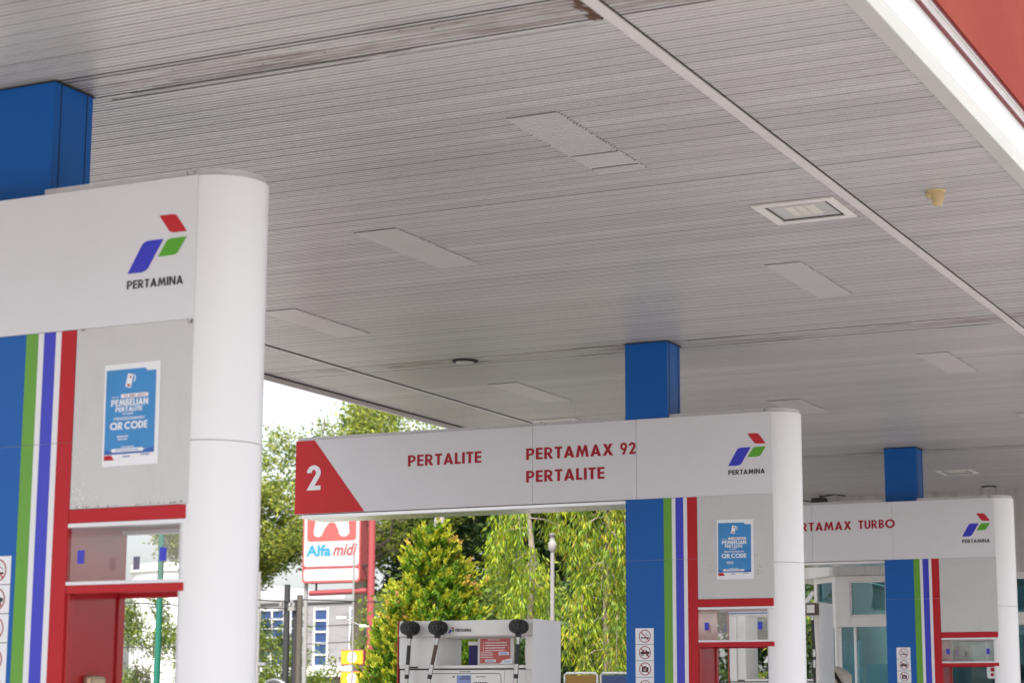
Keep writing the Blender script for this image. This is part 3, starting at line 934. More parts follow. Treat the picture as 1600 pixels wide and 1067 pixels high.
# concrete islands under the frames
for yy in (7.35, 15.2, 22.4):
    struct(MB().prism(arc(-4.95, yy, .42, .42, -90, 90) + arc(-9.6, yy, .42, .42, 90, 270), 0.0, 0.12, 'z').build('kerb', 'pave', bevel=0.02))

# ------------------------------------------------------------------ posters
def poster(x, y, z, wd, ht, label, tilt=0.0):
    q = empty('poster', (x, y, z), label, 'poster', 'blue QR code notices taped to the grey panels')
    q.rotation_euler = (0, tilt, 0)
    U = lambda u: u * wd
    V = lambda v: (1 - v) * ht
    MB().box(0, wd, 0.0, 0.0008, 0, ht).build('sheet', 'paper', q)
    e = -0.0007
    MB().flat([[(U(.035), V(.845)), (U(.93), V(.845)), (U(.93), V(.085)), (U(.77), V(.085)), (U(.73), V(.055)), (U(.035), V(.055))]], e).build('blue_field', 'posterblue', q)
    MB().flat([[(U(.035), V(.885)), (U(.93), V(.885)), (U(.93), V(.835)), (U(.62), V(.862)), (U(.30), V(.862)), (U(.035), V(.838))]], e - .0003).build('dark_band', 'posterdark', q)
    MB().flat([[(U(.035), V(.94)), (U(.22), V(.94)), (U(.165), V(.892)), (U(.035), V(.892))]], e).build('red_corner', 'red', q)
    mb = MB()
    mb.flat([rrect(U(.31), U(.80), V(.338), V(.300), .006)], e - .0006)
    mb.flat([rrect(U(.17), U(.74), V(.865), V(.832), .006)], e - .0009)
    split_build(mb, 'white_label', 'whiteprint', q)
    mb = MB()
    y2 = e - .0012
    futura(mb, 'PEMBELIAN', U(.14), U(.80), V(.416), .066 * ht, y2, track=.06)
    mb.build('lettering', 'whiteprint', q); mb = MB()
    futura(mb, 'PERTALITE', U(.22), U(.70), V(.472), .046 * ht, y2, track=.06)
    mb.build('lettering', 'whiteprint', q); mb = MB()
    fonttext(mb, 'WAJIB', U(.34), U(.54), V(.508), V(.484), y2, .02)
    mb.build('lettering', 'whiteprint', q); mb = MB()
    fonttext(mb, 'MENGGUNAKAN', U(.20), U(.74), V(.553), V(.525), y2, .02)
    mb.build('lettering', 'whiteprint', q); mb = MB()
    futura(mb, 'QR', U(.13), U(.36), V(.645), .072 * ht, y2, track=.05)
    mb.build('lettering', 'whiteprint', q); mb = MB()
    futura(mb, 'CODE', U(.39), U(.80), V(.645), .072 * ht, y2, track=.05)
    mb.build('lettering', 'whiteprint', q); mb = MB()
    dashes(mb, U(.26), U(.46), V(.720), V(.707), y2, 1)
    dashes(mb, U(.28), U(.45), V(.746), V(.735), y2, 2)
    dashes(mb, U(.34), U(.58), V(.822), V(.814), y2, 3)
    mb.build('small_print', 'whiteprint', q); mb = MB()
    fonttext(mb, 'MULAI', U(.15), U(.27), V(.335), V(.318), y2)
    mb.build('lettering', 'whiteprint', q)
    mb = MB()
    fonttext(mb, '23 MEI 2023', U(.36), U(.76), V(.331), V(.308), y2, .01)
    mb.build('lettering', 'redtext', q)
    mb = MB()
    dashes(mb, U(.24), U(.66), V(.853), V(.844), y2, 4)
    dashes(mb, U(.37), U(.51), V(.916), V(.905), y2, 5)
    mb.build('small_print', 'posterdark', q); mb = MB()
    fonttext(mb, 'PERTAMINA', U(.70), U(.86), V(.910), V(.893), y2, .01)
    mb.build('lettering', 'posterdark', q)
    # small fuel pump picture
    mb = MB()
    a = R(12)
    def rot(pts, cx, cz):
        return [(U(cx) + px * math.cos(a) - pz * math.sin(a) * 0 + pz * math.sin(a), V(cz) + pz * math.cos(a) - px * math.sin(a)) for px, pz in pts]
    k = ht / 0.467
    mb.flat([rot([(-.017 * k, -.032 * k), (.014 * k, -.032 * k), (.014 * k, .030 * k), (-.017 * k, .030 * k)], .46, .17)], y2)
    mb.flat([rot([(.024 * k, -.002 * k), (.030 * k, .0), (.030 * k, .022 * k), (.020 * k, .032 * k), (.018 * k, .028 * k), (.024 * k, .02 * k)], .46, .17)], y2)
    mb.build('pump_picture', 'whiteprint', q)
    mb = MB()
    mb.flat([rot([(-.006 * k, .012 * k), (.006 * k, .012 * k), (.006 * k, .022 * k), (-.006 * k, .022 * k)], .46, .17)], y2 - .0003)
    mb.flat([rot([(-.008 * k, -.028 * k), (.008 * k, -.028 * k), (.008 * k, -.016 * k), (-.008 * k, -.016 * k)], .46, .17)], y2 - .0003)
    mb.build('pump_picture', 'placard', q)
    return q
poster(-5.078 - .464, 7.14 - 0.001 + 0.003 - .0012, 2.545, .301, .454, 'blue QR code poster on the grey panel of the nearest sign frame', R(-0.4))
poster(-5.135 - .471, 15.0 + 0.003 - .0022, 2.517, .305, .467, 'blue QR code poster on the middle sign frame, above its glass opening', R(0.5))

# ------------------------------------------------------------------ prohibition stickers on the blue panels
def ring(mb, cx, cz, r, y, wdt=0.006):
    mb.flat([arc(cx, cz, r, r, 0, 350, 35), arc(cx, cz, r - wdt, r - wdt, 0, 350, 35)], y)
    c = math.cos(R(45)); q = (r - wdt * .9)
    mb.flat([[(cx - q * c - .0026, cz + q * c - .0026), (cx + q * c - .0026, cz - q * c - .0026), (cx + q * c + .0026, cz - q * c + .0026), (cx - q * c + .0026, cz + q * c + .0026)]], y - .0003)
def sticker(x, y, z, kind, label):
    q = empty('prohibition_sticker', (x, y, z), label, 'sticker', 'white safety stickers with red rings on the blue columns')
    wd, ht = 0.156, (0.125 if kind != 'phone' else 0.235)
    MB().box(0, wd, -0.0015, 0, 0, ht).build('plate', 'paper', q)
    cx = wd * .52; cz = ht / 2 if kind != 'phone' else ht - .072
    mb = MB()
    y1 = -0.0022
    if kind == 'smoke':
        mb.flat([[(cx - .034, cz - .018), (cx - .012, cz - .018), (cx - .012, cz - .008), (cx - .034, cz - .008)]], y1)
        mb.flat([[(cx - .009, cz - .018), (cx + .036, cz - .018), (cx + .036, cz - .008), (cx - .009, cz - .008)]], y1)
        pts = [(cx + .030, cz + .002), (cx + .020, cz + .010), (cx + .010, cz + .014), (cx + .006, cz + .024), (cx + .016, cz + .033)]
        for a, b in zip(pts[:-1], pts[1:]):
            mb.flat([[(a[0], a[1]), (b[0], b[1]), (b[0] + .003, b[1] + .002), (a[0] + .003, a[1] + .002)]], y1)
    elif kind == 'engine':
        body = [(cx - .040, cz - .012), (cx + .038, cz - .012), (cx + .040, cz + .004), (cx + .022, cz + .008), (cx + .010, cz + .020), (cx - .018, cz + .020), (cx - .028, cz + .007), (cx - .040, cz + .003)]
        mb.flat([body, [(cx - .020, cz + .008), (cx + .012, cz + .008), (cx + .006, cz + .016), (cx - .015, cz + .016)]], y1)
        for wx in (-.022, .020):
            mb.flat([arc(cx + wx, cz - .018, .010, .010, 0, 330, 11), arc(cx + wx, cz - .018, .005, .005, 0, 330, 11)], y1 - .0002)
    elif kind == 'camera':
        body = [(cx - .028, cz - .024), (cx + .028, cz - .024), (cx + .028, cz + .014), (cx + .012, cz + .014), (cx + .008, cz + .023), (cx - .008, cz + .023), (cx - .012, cz + .014), (cx - .028, cz + .014)]
        mb.flat([body, arc(cx, cz - .004, .012, .012, 0, 330, 11)], y1)
        mb.flat([arc(cx, cz - .004, .006, .006, 0, 330, 11)], y1)
    else:
        mb.flat([arc(cx + .004, cz + .020, .013, .013, 0, 330, 11)], y1)
        mb.flat([[(cx - .018, cz - .030), (cx + .020, cz - .030), (cx + .022, cz - .004), (cx + .012, cz + .005), (cx - .006, cz + .005), (cx - .018, cz - .006)]], y1)
    mb.build('pictogram', 'black', q)
    mb = MB(); ring(mb, cx, cz, .051, -0.0026)
    if kind == 'phone':
        mb.flat([[(.03, .03), (wd - .03, .03), (wd - .03, .075), (.03, .075)]], -0.0026)
    mb.build('ring', 'redtext', q)
    mb = MB()
    mb.box(-.001, wd + .001, -.0012, 0, -0.0035, -0.0002)
    mb.build('edge_line', 'darkgap', q)
WH = ['nearest sign frame, at left', 'sign frame marked two', 'farthest sign frame']
NM = {'smoke': 'no smoking sticker with crossed cigarette', 'engine': 'sticker with crossed car', 'camera': 'no camera sticker with crossed black camera', 'phone': 'tall sticker with crossed figure'}
for i, (X0, Yf, xo, zt) in enumerate([(-5.078, 7.14, -1.099, 2.170), (-5.135, 15.0, -1.167, 2.147), (-5.055, 22.2, -1.139, 2.205)]):
    z = zt
    for k in ('smoke', 'engine', 'camera', 'phone'):
        h = 0.125 if k != 'phone' else 0.235
        sticker(X0 + xo, Yf - 0.0002, z - h, k, '%s on the %s' % (NM[k], WH[i]))
        z -= h + 0.0035

# ------------------------------------------------------------------ fittings on the soffit
def lamp(x0, x1, y0, y1, label):
    q = empty('ceiling_light', ((x0 + x1) / 2, (y0 + y1) / 2, Z), label, 'light', 'square lights set in the canopy soffit')
    a, b = (x1 - x0) / 2, (y1 - y0) / 2
    mb = MB()
    t = 0.05
    for bx in ((-a, a, -b, -b + t), (-a, a, b - t, b), (-a, -a + t, -b + t, b - t), (a - t, a, -b + t, b - t)):
        mb.box(*bx, -0.016, -0.0012)
    mb.build('frame', 'kioskwhite', q, bevel=0.003)
    mb = MB()
    mb.box(-a + t, a - t, -b + t, b - t, -0.0035, -0.0015, 0)
    mb.build('housing', 'lampglass', q)
    mb = MB()
    i = t + 0.012
    mb.box(-a + i, a - i, -b + i, -b + i + .010, -0.009, -0.004); mb.box(-a + i, a - i, b - i - .010, b - i, -0.009, -0.004)
    mb.box(-a + i, -a + i + .006, -b + i + .011, b - i - .011, -0.009, -0.004); mb.box(a - i - .006, a - i, -b + i + .011, b - i - .011, -0.009, -0.004)
    mb.build('gasket', 'darkgap', q)
    mb = MB()
    for k in range(3):
        x = -0.085 + k * 0.062
        mb.box(x, x + .05, -b * .52, b * .40, -0.010, -0.004)
    split_build(mb, 'led_strip', 'lampled', q)
    mb = MB()
    mb.box(-a + i + .05, a - i - .05, -b * .60, -b * .55, -0.009, -0.004)
    mb.box(-a + i + .05, a - i - .05, b * .46, b * .50, -0.009, -0.004)
    split_build(mb, 'lens_rim', 'trim', q)
lamp(-3.90, -3.40, 11.09, 11.59, 'square recessed light beside the long soffit trim, right of centre')
lamp(-9.03, -8.53, 18.71, 19.21, 'square recessed light seen edge on just above the sign marked two')
lamp(-6.36, -5.92, 24.75, 25.25, 'square recessed light right of the farthest blue column')
def roundlamp(x, y, r, label):
    q = empty('round_fixture', (x, y, Z), label, 'light', 'round fixtures on the canopy soffit')
    MB().lathe([(r * .72, -.016), (r * .95, -.012), (r, -.004), (r, -.0015)], 0, 0, 24).build('rim', 'darkgap', q)
    MB().lathe([(r * .45, -.022), (r * .66, -.019), (r * .70, -.0162)], 0, 0, 24).build('lens', 'lampglass', q)
roundlamp(-7.96, 15.2, .115, 'round dark rimmed fixture on the dirty soffit seam above the sign marked two')
roundlamp(-6.17, 26.85, .10, 'small round fixture on the far soffit, right of the farthest column')
q = empty('sensor_dome', (-2.82, 11.23, Z), 'yellowed cream plastic dome hanging under the soffit at upper right', 'sensor')
MB().lathe([(.010, -.094), (.024, -.090), (.031, -.074), (.036, -.045), (.041, -.014), (.041, -.010)], 0.006, 0, 24).build('dome', 'cream', q)
MB().lathe([(.040, -.0098), (.054, -.008), (.056, -.0015)], 0, 0, 24).build('base', 'cream', q)
MB().lathe([(.014, -.045), (.026, -.030), (.024, -.010)], -.038, .0, 14).build('side_lobe', 'cream', q)
q = empty('security_camera', (-8.54, 26.95, 4.34), 'small black security camera with trailing cable just above the farthest sign', 'camera')
MB().tube([(.0, .40, .05), (0, .1, .06), (0, 0, .10)], .012, 8).build('stem', 'black', q)
MB().box(-.11, .09, -.07, .05, -.01, .07).build('housing', 'rubber', q, bevel=0.012)
split_build(MB().tube([(.02, .0, .09), (.2, .05, .12), (.30, .20, .11)], .010, 6).tube([(-.1, 0, .02), (-.3, .0, .06), (-.6, .1, .12)], .010, 6), 'cable', 'black', q)

# ------------------------------------------------------------------ fuel dispensers
def dispenser(x, y, wd, dp, ztop, zhead, label, tall=False):
    q = empty('fuel_dispenser', (x, y, 0.12), label, 'fuel dispenser', 'white fuel dispensers on the islands')
    b = 0.12
    zc = 1.865 - b; zh = zhead - b; zt = ztop - b
    MB().box(0.012, wd - 0.012, 0.012, dp - 0.012, 0, 1.828 - b).build('cabinet', 'enamel', q, bevel=0.006)
    MB().box(0.012, wd - 0.072, 0.004, dp - 0.004, 1.839 - b, zc).build('shelf', 'enamel', q, bevel=0.004)
    MB().box(0.014, wd - 0.074, 0.02, dp - .02, 1.8285 - b, 1.8385 - b).build('black_groove', 'darkgap', q)  # black groove line between cabinet and shelf
    # front and back door with inset rounded frame line
    MB().box(0.10, wd - 0.265, 0.004, 0.0115, 0.1, 1.822 - b).build('door', 'enamel', q, bevel=0.003)
    MB().box(wd - 0.26, wd - 0.075, 0.004, 0.0115, 0.1, 1.822 - b).build('door', 'enamel', q, bevel=0.003)
    MB().flat([rrect(0.297, 0.969 * wd / 1.26, 0.3, 1.800 - b, .03), rrect(0.302, 0.969 * wd / 1.26 - .005, 0.305, 1.795 - b, .026)], 0.0030).build('frame_line', 'darkgap', q)
    MB().box(0.56, 0.69, 0.0005, 0.0035, 1.66 - b, 1.783 - b).build('display', 'display', q)
    mb = MB()
    dashes(mb, .60, .68, 1.766 - b, 1.776 - b, 0.0002, 1); dashes(mb, .585, .685, 1.749 - b, 1.758 - b, 0.0002, 2)
    dashes(mb, .58, .69, 1.809 - b, 1.815 - b, 0.0030, 3)
    dashes(mb, .735, .825, 1.767 - b, 1.774 - b, 0.0030, 4)
    dashes(mb, .715, .845, 1.717 - b, 1.727 - b, 0.0030, 5)
    mb.box(.52, .535, .0028, .0036, 1.765 - b, 1.778 - b)
    mb.box(.105, .19, .0015, .0035, 1.842 - b, 1.856 - b)
    mb.build('lettering', 'smear' if False else 'darkpole', q)
    # frame around the opening
    MB().box(0.010, 0.095, 0.002, dp - 0.002, zc + .0005, zh - .0005).build('frame_post', 'enamel', q, bevel=0.004)
    if not tall:
        MB().box(0.096, 0.355, 0.025, dp - 0.06, zc + .0005, zh - .0005).build('inner_panel', 'enamel', q, bevel=0.004)
    else:
        MB().box(0.096, 0.20, 0.025, dp - 0.06, zc + .0005, zh - .0005).build('inner_panel', 'enamel', q, bevel=0.004)
    MB().box(wd - 0.0705, wd - 0.012, 0.002, dp - 0.002, 1.829 - b, zh - .0005).build('frame_post', 'enamel', q, bevel=0.004)
    MB().prism([(0.0, zh + .012), (0.02, zh), (dp - .02, zh), (dp, zh + .012), (dp - .012, zt), (0.012, zt)], 0.004, wd - 0.0125, 'x').build('header', 'enamel', q, bevel=0.003)
    MB().box(wd - 0.0115, wd, 0.0, dp, 0.02, zt + 0.004).build('side_panel', 'enamel', q, bevel=0.003)
    MB().box(-0.008, 0.0035, 0.0, dp, 0.02, zt).build('side_panel', 'redgloss', q, bevel=0.002)
    # header mark
    hy = 0.004
    zm = zh + (zt - zh) * .34
    logo(q, .475 * wd / 1.26, zm - .014, 0.19, 0.0018 - .004)
    mb = MB(); futura(mb, 'PERTAMINA', .545 * wd / 1.26, .69 * wd / 1.26, zm - .003, .025, -0.002, track=.10)
    mb.build('lettering', 'black', q)
    if tall:
        MB().box(.0, wd - .02, -.002, .002, zh + .014, zh + .030).build('blue_line', 'colblue', q)
    # hose swivels and hoses
    xs = (.15, .415, 1.16 * wd / 1.26) if not tall else (1.03 * wd / 1.1,)
    for i, hx in enumerate(xs):
        zs = zt - .062
        sw = MB()
        if not tall:
            sw.tube([(hx, -.140, zs), (hx, .006, zs)], .056, 28)
            sw.tube([(hx, -.112, zs), (hx, -.088, zs)], .0605, 28)
            sw.tube([(hx, -.045, zs), (hx, -.030, zs)], .0605, 28)
            sw.tube([(hx, -.148, zs), (hx, -.139, zs)], .047, 24)
            for k in range(6):
                t = 2 * math.pi * k / 6
                sw.tube([(hx + .033 * math.cos(t), -.155, zs + .033 * math.sin(t)), (hx + .033 * math.cos(t), -.147, zs + .033 * math.sin(t))], .008, 8)
            sw.tube([(hx, -.156, zs), (hx, -.147, zs)], .014, 12)
            sw.tube([(hx + .0, -.075, zs - .04), (hx + .0, -.075, zs - .085)], .026, 12)
        else:
            sw.box(hx - .06, hx + .06, -.12, -.01, zs - .08, zs + .05)
            sw.box(hx - .045, hx + .045, -.124, -.12, zs - .06, zs + .03, 1)
        s0 = sw.build('hose_swivel', ['rubber', 'beige'] if not tall else ['brownhose', 'enamel'], q)
        yb = -.075
        zz = zs - .085
        dx = (-.02, -.075, -.02)[i] if not tall else 0.02
        P = lambda t: (hx + dx * min(1, t / .36), yb - .02 * t, zz - t)
        MB().tube([P(0), P(.02)], .019, 10).tube([P(.0205), P(.055)], .015, 10).build('hose_collar', 'steel', s0)
        MB().tube([P(.056), P(.12), P(.215 if not tall else .38)], .0165, 10).build('hose', 'brownhose' if i == 1 else 'rubber', s0)
        zc0 = .216 if not tall else .381
        MB().tube([P(zc0), P(zc0 + .08)], .021, 10).tube([P(zc0 + .0805), P(zc0 + .115)], .019, 10, mi=1).tube([P(zc0 + .1155), P(zc0 + .20)], .017, 10).build('breakaway_coupling', ['steel', 'rubber'], s0)
        MB().tube([P(zc0 + .201), P(zc0 + .3), P(zc0 + .6), P(zc0 + .9)], .0155, 10).build('hose', 'rubber' if tall else 'steel', s0)
    if not tall:
        MB().tube([(.50, dp + .05, zh + .02), (.505, dp + .05, zh - .06), (.525, dp + .045, zh - .25)], .02, 10).build('hose', 'rubber', q)
        MB().box(.575, .695, .17, .22, zc + .001, 2.03 - b).build('fabric_pouch', 'navy', q, bevel=0.01)
        MB().box(.575, .690, .165, .225, 2.031 - b, 2.065 - b).build('pouch_top', 'enamel', q, bevel=0.006)
    px = .70 if not tall else .52
    w2 = .335 if not tall else .16
    MB().box(px, px + w2, .10, .112, zc + .001, zh - .002).build('plastic_sleeve', 'plastic', q, bevel=0.003)
    pl = MB().box(px + .025, px + w2 - .035, .094, .0985, zc + .018, zh - .012).build('placard', 'placard', q)
    mb = MB(); yy = .0925
    mb.flat([[(px + w2 - .13, zc + .012), (px + w2 - .012, zc + .012), (px + w2 - .012, zc + .05), (px + w2 - .05, zc + .05), (px + w2 - .095, zc + .042)]], yy)
    if not tall:
        fonttext(mb, 'PERHATIAN', px + .10, px + .21, zh - .028, zh - .018, yy, .01)
        for k in range(4):
            dashes(mb, px + .075, px + .275 - .02 * (k > 1), zh - .050 - k * .021, zh - .043 - k * .021, yy, k)
            mb.flat([arc(px + .058, zh - .047 - k * .021, .004, .005, 0, 330, 11)], yy)
        for k in range(4):
            dashes(mb, px + .033, px + .14 + .01 * (k % 2), zh - .127 - k * .014, zh - .122 - k * .014, yy, 9 + k)
        mb.flat([rrect(px + .20, px + .292, zh - .148, zh - .122, .003)], yy)
        mb.flat([rrect(px + .075, px + .172, zh - .205, zh - .183, .003)], yy)
    mb.build('print', 'whiteprint', pl)
    mb = MB(); yy = .0915
    if not tall:
        dashes(mb, px + .21, px + .283, zh - .134, zh - .128, yy, 3); dashes(mb, px + .21, px + .283, zh - .143, zh - .137, yy, 4)
        dashes(mb, px + .085, px + .162, zh - .199, zh - .190, yy, 6)
    fonttext(mb, 'PERTAMINA', px + w2 - .085, px + w2 - .028, zc + .026, zc + .035, yy, .01)
    mb.build('print', 'posterdark', pl)
    return q
dispenser(-8.44, 14.95, 1.26, 0.53, 2.232, 2.095, 'white fuel dispenser with three black hose swivels below the sign marked two')
dispenser(-8.15, 22.15, 1.10, 0.50, 2.715, 2.585, 'tall white fuel dispenser with brown hose swivel behind the middle rounded pillar', True)
q = empty('payment_terminal', (-7.27, 22.9, 0.12), 'beige rounded plastic housing right of the tall dispenser, by the kiosk window', 'terminal')
MB().prism([(0, 0), (.26, 0), (.26, 1.80), (.20, 1.855), (.12, 1.90), (0, 1.90)], 0, .3).build('casing', 'beige', q, bevel=0.015)
MB().prism([(.10, 1.84), (.135, 1.86), (.235, 1.70), (.20, 1.68)], -.012, -.001).build('slot', 'darkgap', q)

# ------------------------------------------------------------------ kiosk
kx, ky = -8.52, 27.5
kiosk = empty('kiosk_building', (kx, ky, 0), 'white station kiosk with grey ribbed fascia and teal tinted windows', 'building')
W_ = 9.5
ch = 0.46
def ribs(mb, x0, x1, y, z0, z1, pitch=0.075):
    x = x0
    while x < x1 - .01:
        e = min(x + pitch, x1)
        mb.add([(x, y, z0), (x + .006, y + .006, z0), (e - .006, y + .006, z0), (e, y, z0), (x, y, z1), (x + .006, y + .006, z1), (e - .006, y + .006, z1), (e, y, z1)],
               [(0, 1, 5, 4), (1, 2, 6, 5), (2, 3, 7, 6)])
        x = e
mb = MB(); ribs(mb, 0.0, W_, -0.09, 3.37, 4.60); ribs(mb, -1.2, 0.0, -0.05, 3.74, 4.60); mb.box(-1.2, -.002, -0.043, 0.02, 3.742, 4.598)
mb.box(0, W_, -0.083, 0.05, 3.372, 4.598)
mb.build('ribbed_fascia', 'ribgrey', kiosk)
mb = MB()
mb.prism([(-.05, -.09), (.0, -.09), (0, .05), (-ch, ch + .05), (-ch - .06, ch - .04)], 3.37, 3.72, 'z')
mb.build('corner_fascia', 'kioskwhite', kiosk)
MB().box(-ch - .5, -.06, .6, 6, 3.38, 3.75).build('roof', 'kioskwhite', kiosk)
MB().box(0, W_, .06, 6, 3.38, 3.46).build('ceiling', 'kioskwhite', kiosk)
mods = [(.20, .72)]
x = .95
while x < W_ - .8:
    mods.append((x, x + .95)); x += 1.18
# facade members butted together: head, transom band, sill wall and mullions
MB().box(0, W_, 0.0, .12, 3.295, 3.3695).build('head_band', 'kioskwhite', kiosk, bevel=.003)
MB().box(0, W_, -0.01, .12, 2.66, 2.808).build('transom_band', 'kioskwhite', kiosk, bevel=.003)
MB().box(0, W_, 0.0, .12, 0.0, .5).build('sill_wall', 'kioskwhite', kiosk)
e = 0.0
for a, b in mods + [(W_, W_)]:
    MB().box(e, a, .002, .118, 2.8085, 3.2945).build('window_pier', 'kioskwhite', kiosk); e = b
for a, b in mods:
    mb = MB()
    mb.box(a, b, .03, .09, 2.809, 2.829); mb.box(a, b, .03, .09, 3.274, 3.294)
    mb.box(a, a + .02, .03, .09, 2.8295, 3.2735); mb.box(b - .02, b, .03, .09, 2.8295, 3.2735)
    f = mb.build('window_frame', 'frame', kiosk)
    MB().box(a + .02, b - .02, .058, .064, 2.83, 3.273).build('pane', 'teal', f)
xs = [0.0, .24, 1.05, 2.25, 3.45, 4.65, 5.85, 7.05, 8.25, 9.44]
for i, a in enumerate(xs):
    f = MB().box(a, a + (.06 if i != 1 else .03), .03, .09, .5005, 2.6595).build('window_mullion', 'frame', kiosk)
    if i < len(xs) - 1:
        MB().box(a + .062, xs[i + 1] - .002, .058, .064, .502, 2.658).build('pane', 'teal', kiosk)
# chamfered corner with its own green window
c45 = math.sqrt(.5)
cw = ch / c45
cor = bpy.data.objects.new('corner_bay', None); COL.objects.link(cor); cor.parent = kiosk
cor.location = (-ch, ch, 0); cor.rotation_euler = (0, 0, R(-45))
mb = MB()
mb.box(0, cw, .0, .1, 0, .5); mb.box(0, cw, -.005, .1, 2.66, 2.85); mb.box(0, cw, 0, .1, 3.29, 3.369)
mb.box(0, .09, 0, .1, .5005, 2.6595); mb.box(cw - .06, cw - .003, 0, .1, .5005, 2.6595)
mb.box(0, .09, 0, .1, 2.8505, 3.2895); mb.box(cw - .10, cw - .003, 0, .1, 2.8505, 3.2895)
mb.build('bay_frame', 'kioskwhite', cor)
split_build(MB().box(.09, cw - .10, .04, .046, 2.851, 3.289).box(.09, cw - .06, .04, .046, .502, 2.659), 'pane', 'teal', cor)
# far left return wall with a sloping glazed porch
MB().box(-ch - .02, -ch + .08, ch + .09, 6, 0, 3.379).build('side_wall', 'kioskwhite', kiosk)
MB().prism([(-ch - .9, 2.2), (-ch - .85, 2.2), (-ch - .10, 3.20), (-ch - .15, 3.22)], .8, .86).build('porch_strut', 'frame', kiosk)
# interior
MB().box(.0, W_, 3.6, 3.7, 0, 3.37).build('room_wall', 'roomwall', kiosk)
MB().box(W_, W_ + .1, -.05, 3.7, 0, 3.4).build('side_wall', 'kioskwhite', kiosk)
MB().box(.1, W_ - .1, .13, 3.59, .02, .06).build('room_floor', 'pave', kiosk)
mb = MB()
mb.box(.55, .62, 1.6, 2.2, .1, 2.6); mb.box(1.2, 2.0, 2.8, 3.3, .1, 2.2); mb.box(2.6, 3.4, 2.0, 2.4, .1, 2.05); mb.box(4.4, 5.2, 1.0, 1.5, .1, 1.4)
split_build(mb, 'shelving', 'roomdark', kiosk)
MB().box(1.40, 1.68, .9, .94, 2.19, 2.41).build('monitor', 'darkgap', kiosk)
# rows of white panels and a white board just behind the big pane
mb = MB()
for i in range(3):
    for j in range(5):
        mb.box(.02 + i * .10, .11 + i * .10, .17, .19, .7 + j * .36, 1.04 + j * .36)
split_build(mb, 'white_panel', 'whiteprint', kiosk)
MB().box(.34, .80, .22, .24, .5, 2.16).build('white_board', 'whiteprint', kiosk)
MB().box(2.15, 2.75, -.004, .029, 1.78, 2.02).build('notice_plate', 'paper', kiosk) if False else None
q = empty('hanging_notice', (-6.19, 26.9, 2.03), 'small white notice with red print hanging beside the farthest rounded pillar', 'notice')
MB().prism(rrect(-.11, .11, -.09, .09, .03), 0, .01).build('board', 'paper', q)
mb = MB(); dashes(mb, -.06, .09, .0, .05, -.002, 2); dashes(mb, -.06, .09, -.06, -.02, -.002, 3); mb.build('print', 'redtext', q)
split_build(MB().tube([(-.10, .005, .10), (-.10, .005, 2.43)], .004, 6).tube([(.10, .005, .10), (.10, .005, 2.43)], .004, 6), 'cord', 'steel', q)

# ------------------------------------------------------------------ trees and plants
def limb(mb, a, b, r0, r1, wob=0.12, n=6, seed=None):
    rr = random.Random(seed)
    a, b = Vector(a), Vector(b)
    L_ = (b - a).length
    pts = []
    for i in range(n + 1):
        t = i / n
        p = a.lerp(b, t)
        if 0 < i < n:
            p += Vector((rr.uniform(-1, 1), rr.uniform(-1, 1), rr.uniform(-.6, .6))) * L_ * wob * .5
        pts.append(p)
    mb.tube(pts, [r0 + (r1 - r0) * i / n for i in range(n + 1)], 8)
    return pts

def spread_tree(name, x, y, h, rx, ry, rz, label, mats, n, leaf, lobes, zc=None, seed=1, group=None, trunk_r=.35, cat='tree', dens=.5, mix=(.5, .3, .2), flat=.45, barkm='bark'):
    """broad crown: limbs run to lobes; leaves fill each lobe loosely"""
    t = empty(name, (x, y, 0), label, cat, group)
    rs = np.random.default_rng(seed)
    zc = h - rz if zc is None else zc
    mb = MB()
    fork = max(zc - rz * 1.1, 1.2)
    limb(mb, (0, 0, 0), (0, 0, fork), trunk_r, trunk_r * .75, .05, 5, seed)
    C, Dd = [], []
    per = n // lobes
    for k in range(lobes):
        d = rs.normal(size=3); d /= np.linalg.norm(d)
        r = rs.uniform(.35, 1.0) ** .5
        c = np.array([d[0] * rx * r, d[1] * ry * r, zc + d[2] * rz * r])
        if k % 2 == 0 or lobes < 16:
            pts = limb(mb, (0, 0, fork - .1), tuple(c), trunk_r * .22, trunk_r * .05, .22, 6, seed * 50 + k)
            for j in range(3):
                e = Vector(c) + Vector(rs.normal(size=3) * np.array([rx, ry, rz]) * .22)
                limb(mb, pts[-2], e, trunk_r * .09, trunk_r * .03, .2, 4, seed * 90 + k * 3 + j)
        sz = rs.uniform(.20, .36)
        m = int(per * rs.uniform(.6, 1.4))
        # sub sprays: each a short twig carrying leaves
        ns = max(4, m // 26)
        sub = rs.normal(size=(ns, 3)); sub /= np.linalg.norm(sub, axis=1, keepdims=True)
        sub = sub * rs.uniform(.2, 1, (ns, 1)) ** .5 * np.array([rx * sz, ry * sz, rz * sz * (1.1 if flat > .6 else .8)]) + c
        sdir = rs.normal(size=(ns, 3)) * np.array([1, 1, .5]); sdir /= np.linalg.norm(sdir, axis=1, keepdims=True)
        L_ = leaf * 7
        idx = rs.integers(0, ns, m)
        tt = rs.uniform(-.5, .5, (m, 1)) * L_
        cc = sub[idx] + sdir[idx] * tt + rs.normal(size=(m, 3)) * leaf * .9
        dd = sdir[idx] * .6 + rs.normal(size=(m, 3)) * np.array([.8, .8, .5]) + np.array([0, 0, -.15])
        C.append(cc); Dd.append(dd)
    C = np.concatenate(C); Dd = np.concatenate(Dd)
    mi = rs.choice(len(mix), size=len(C), p=mix)
    # colour goes by spray as well as by leaf
    mb.build('trunk', barkm, t)
    leaves('crown', C, Dd, leaf * rs.uniform(.7, 1.35, len(C)), leaf * .5 * rs.uniform(.7, 1.3, len(C)), mats, mi, t)
    return t

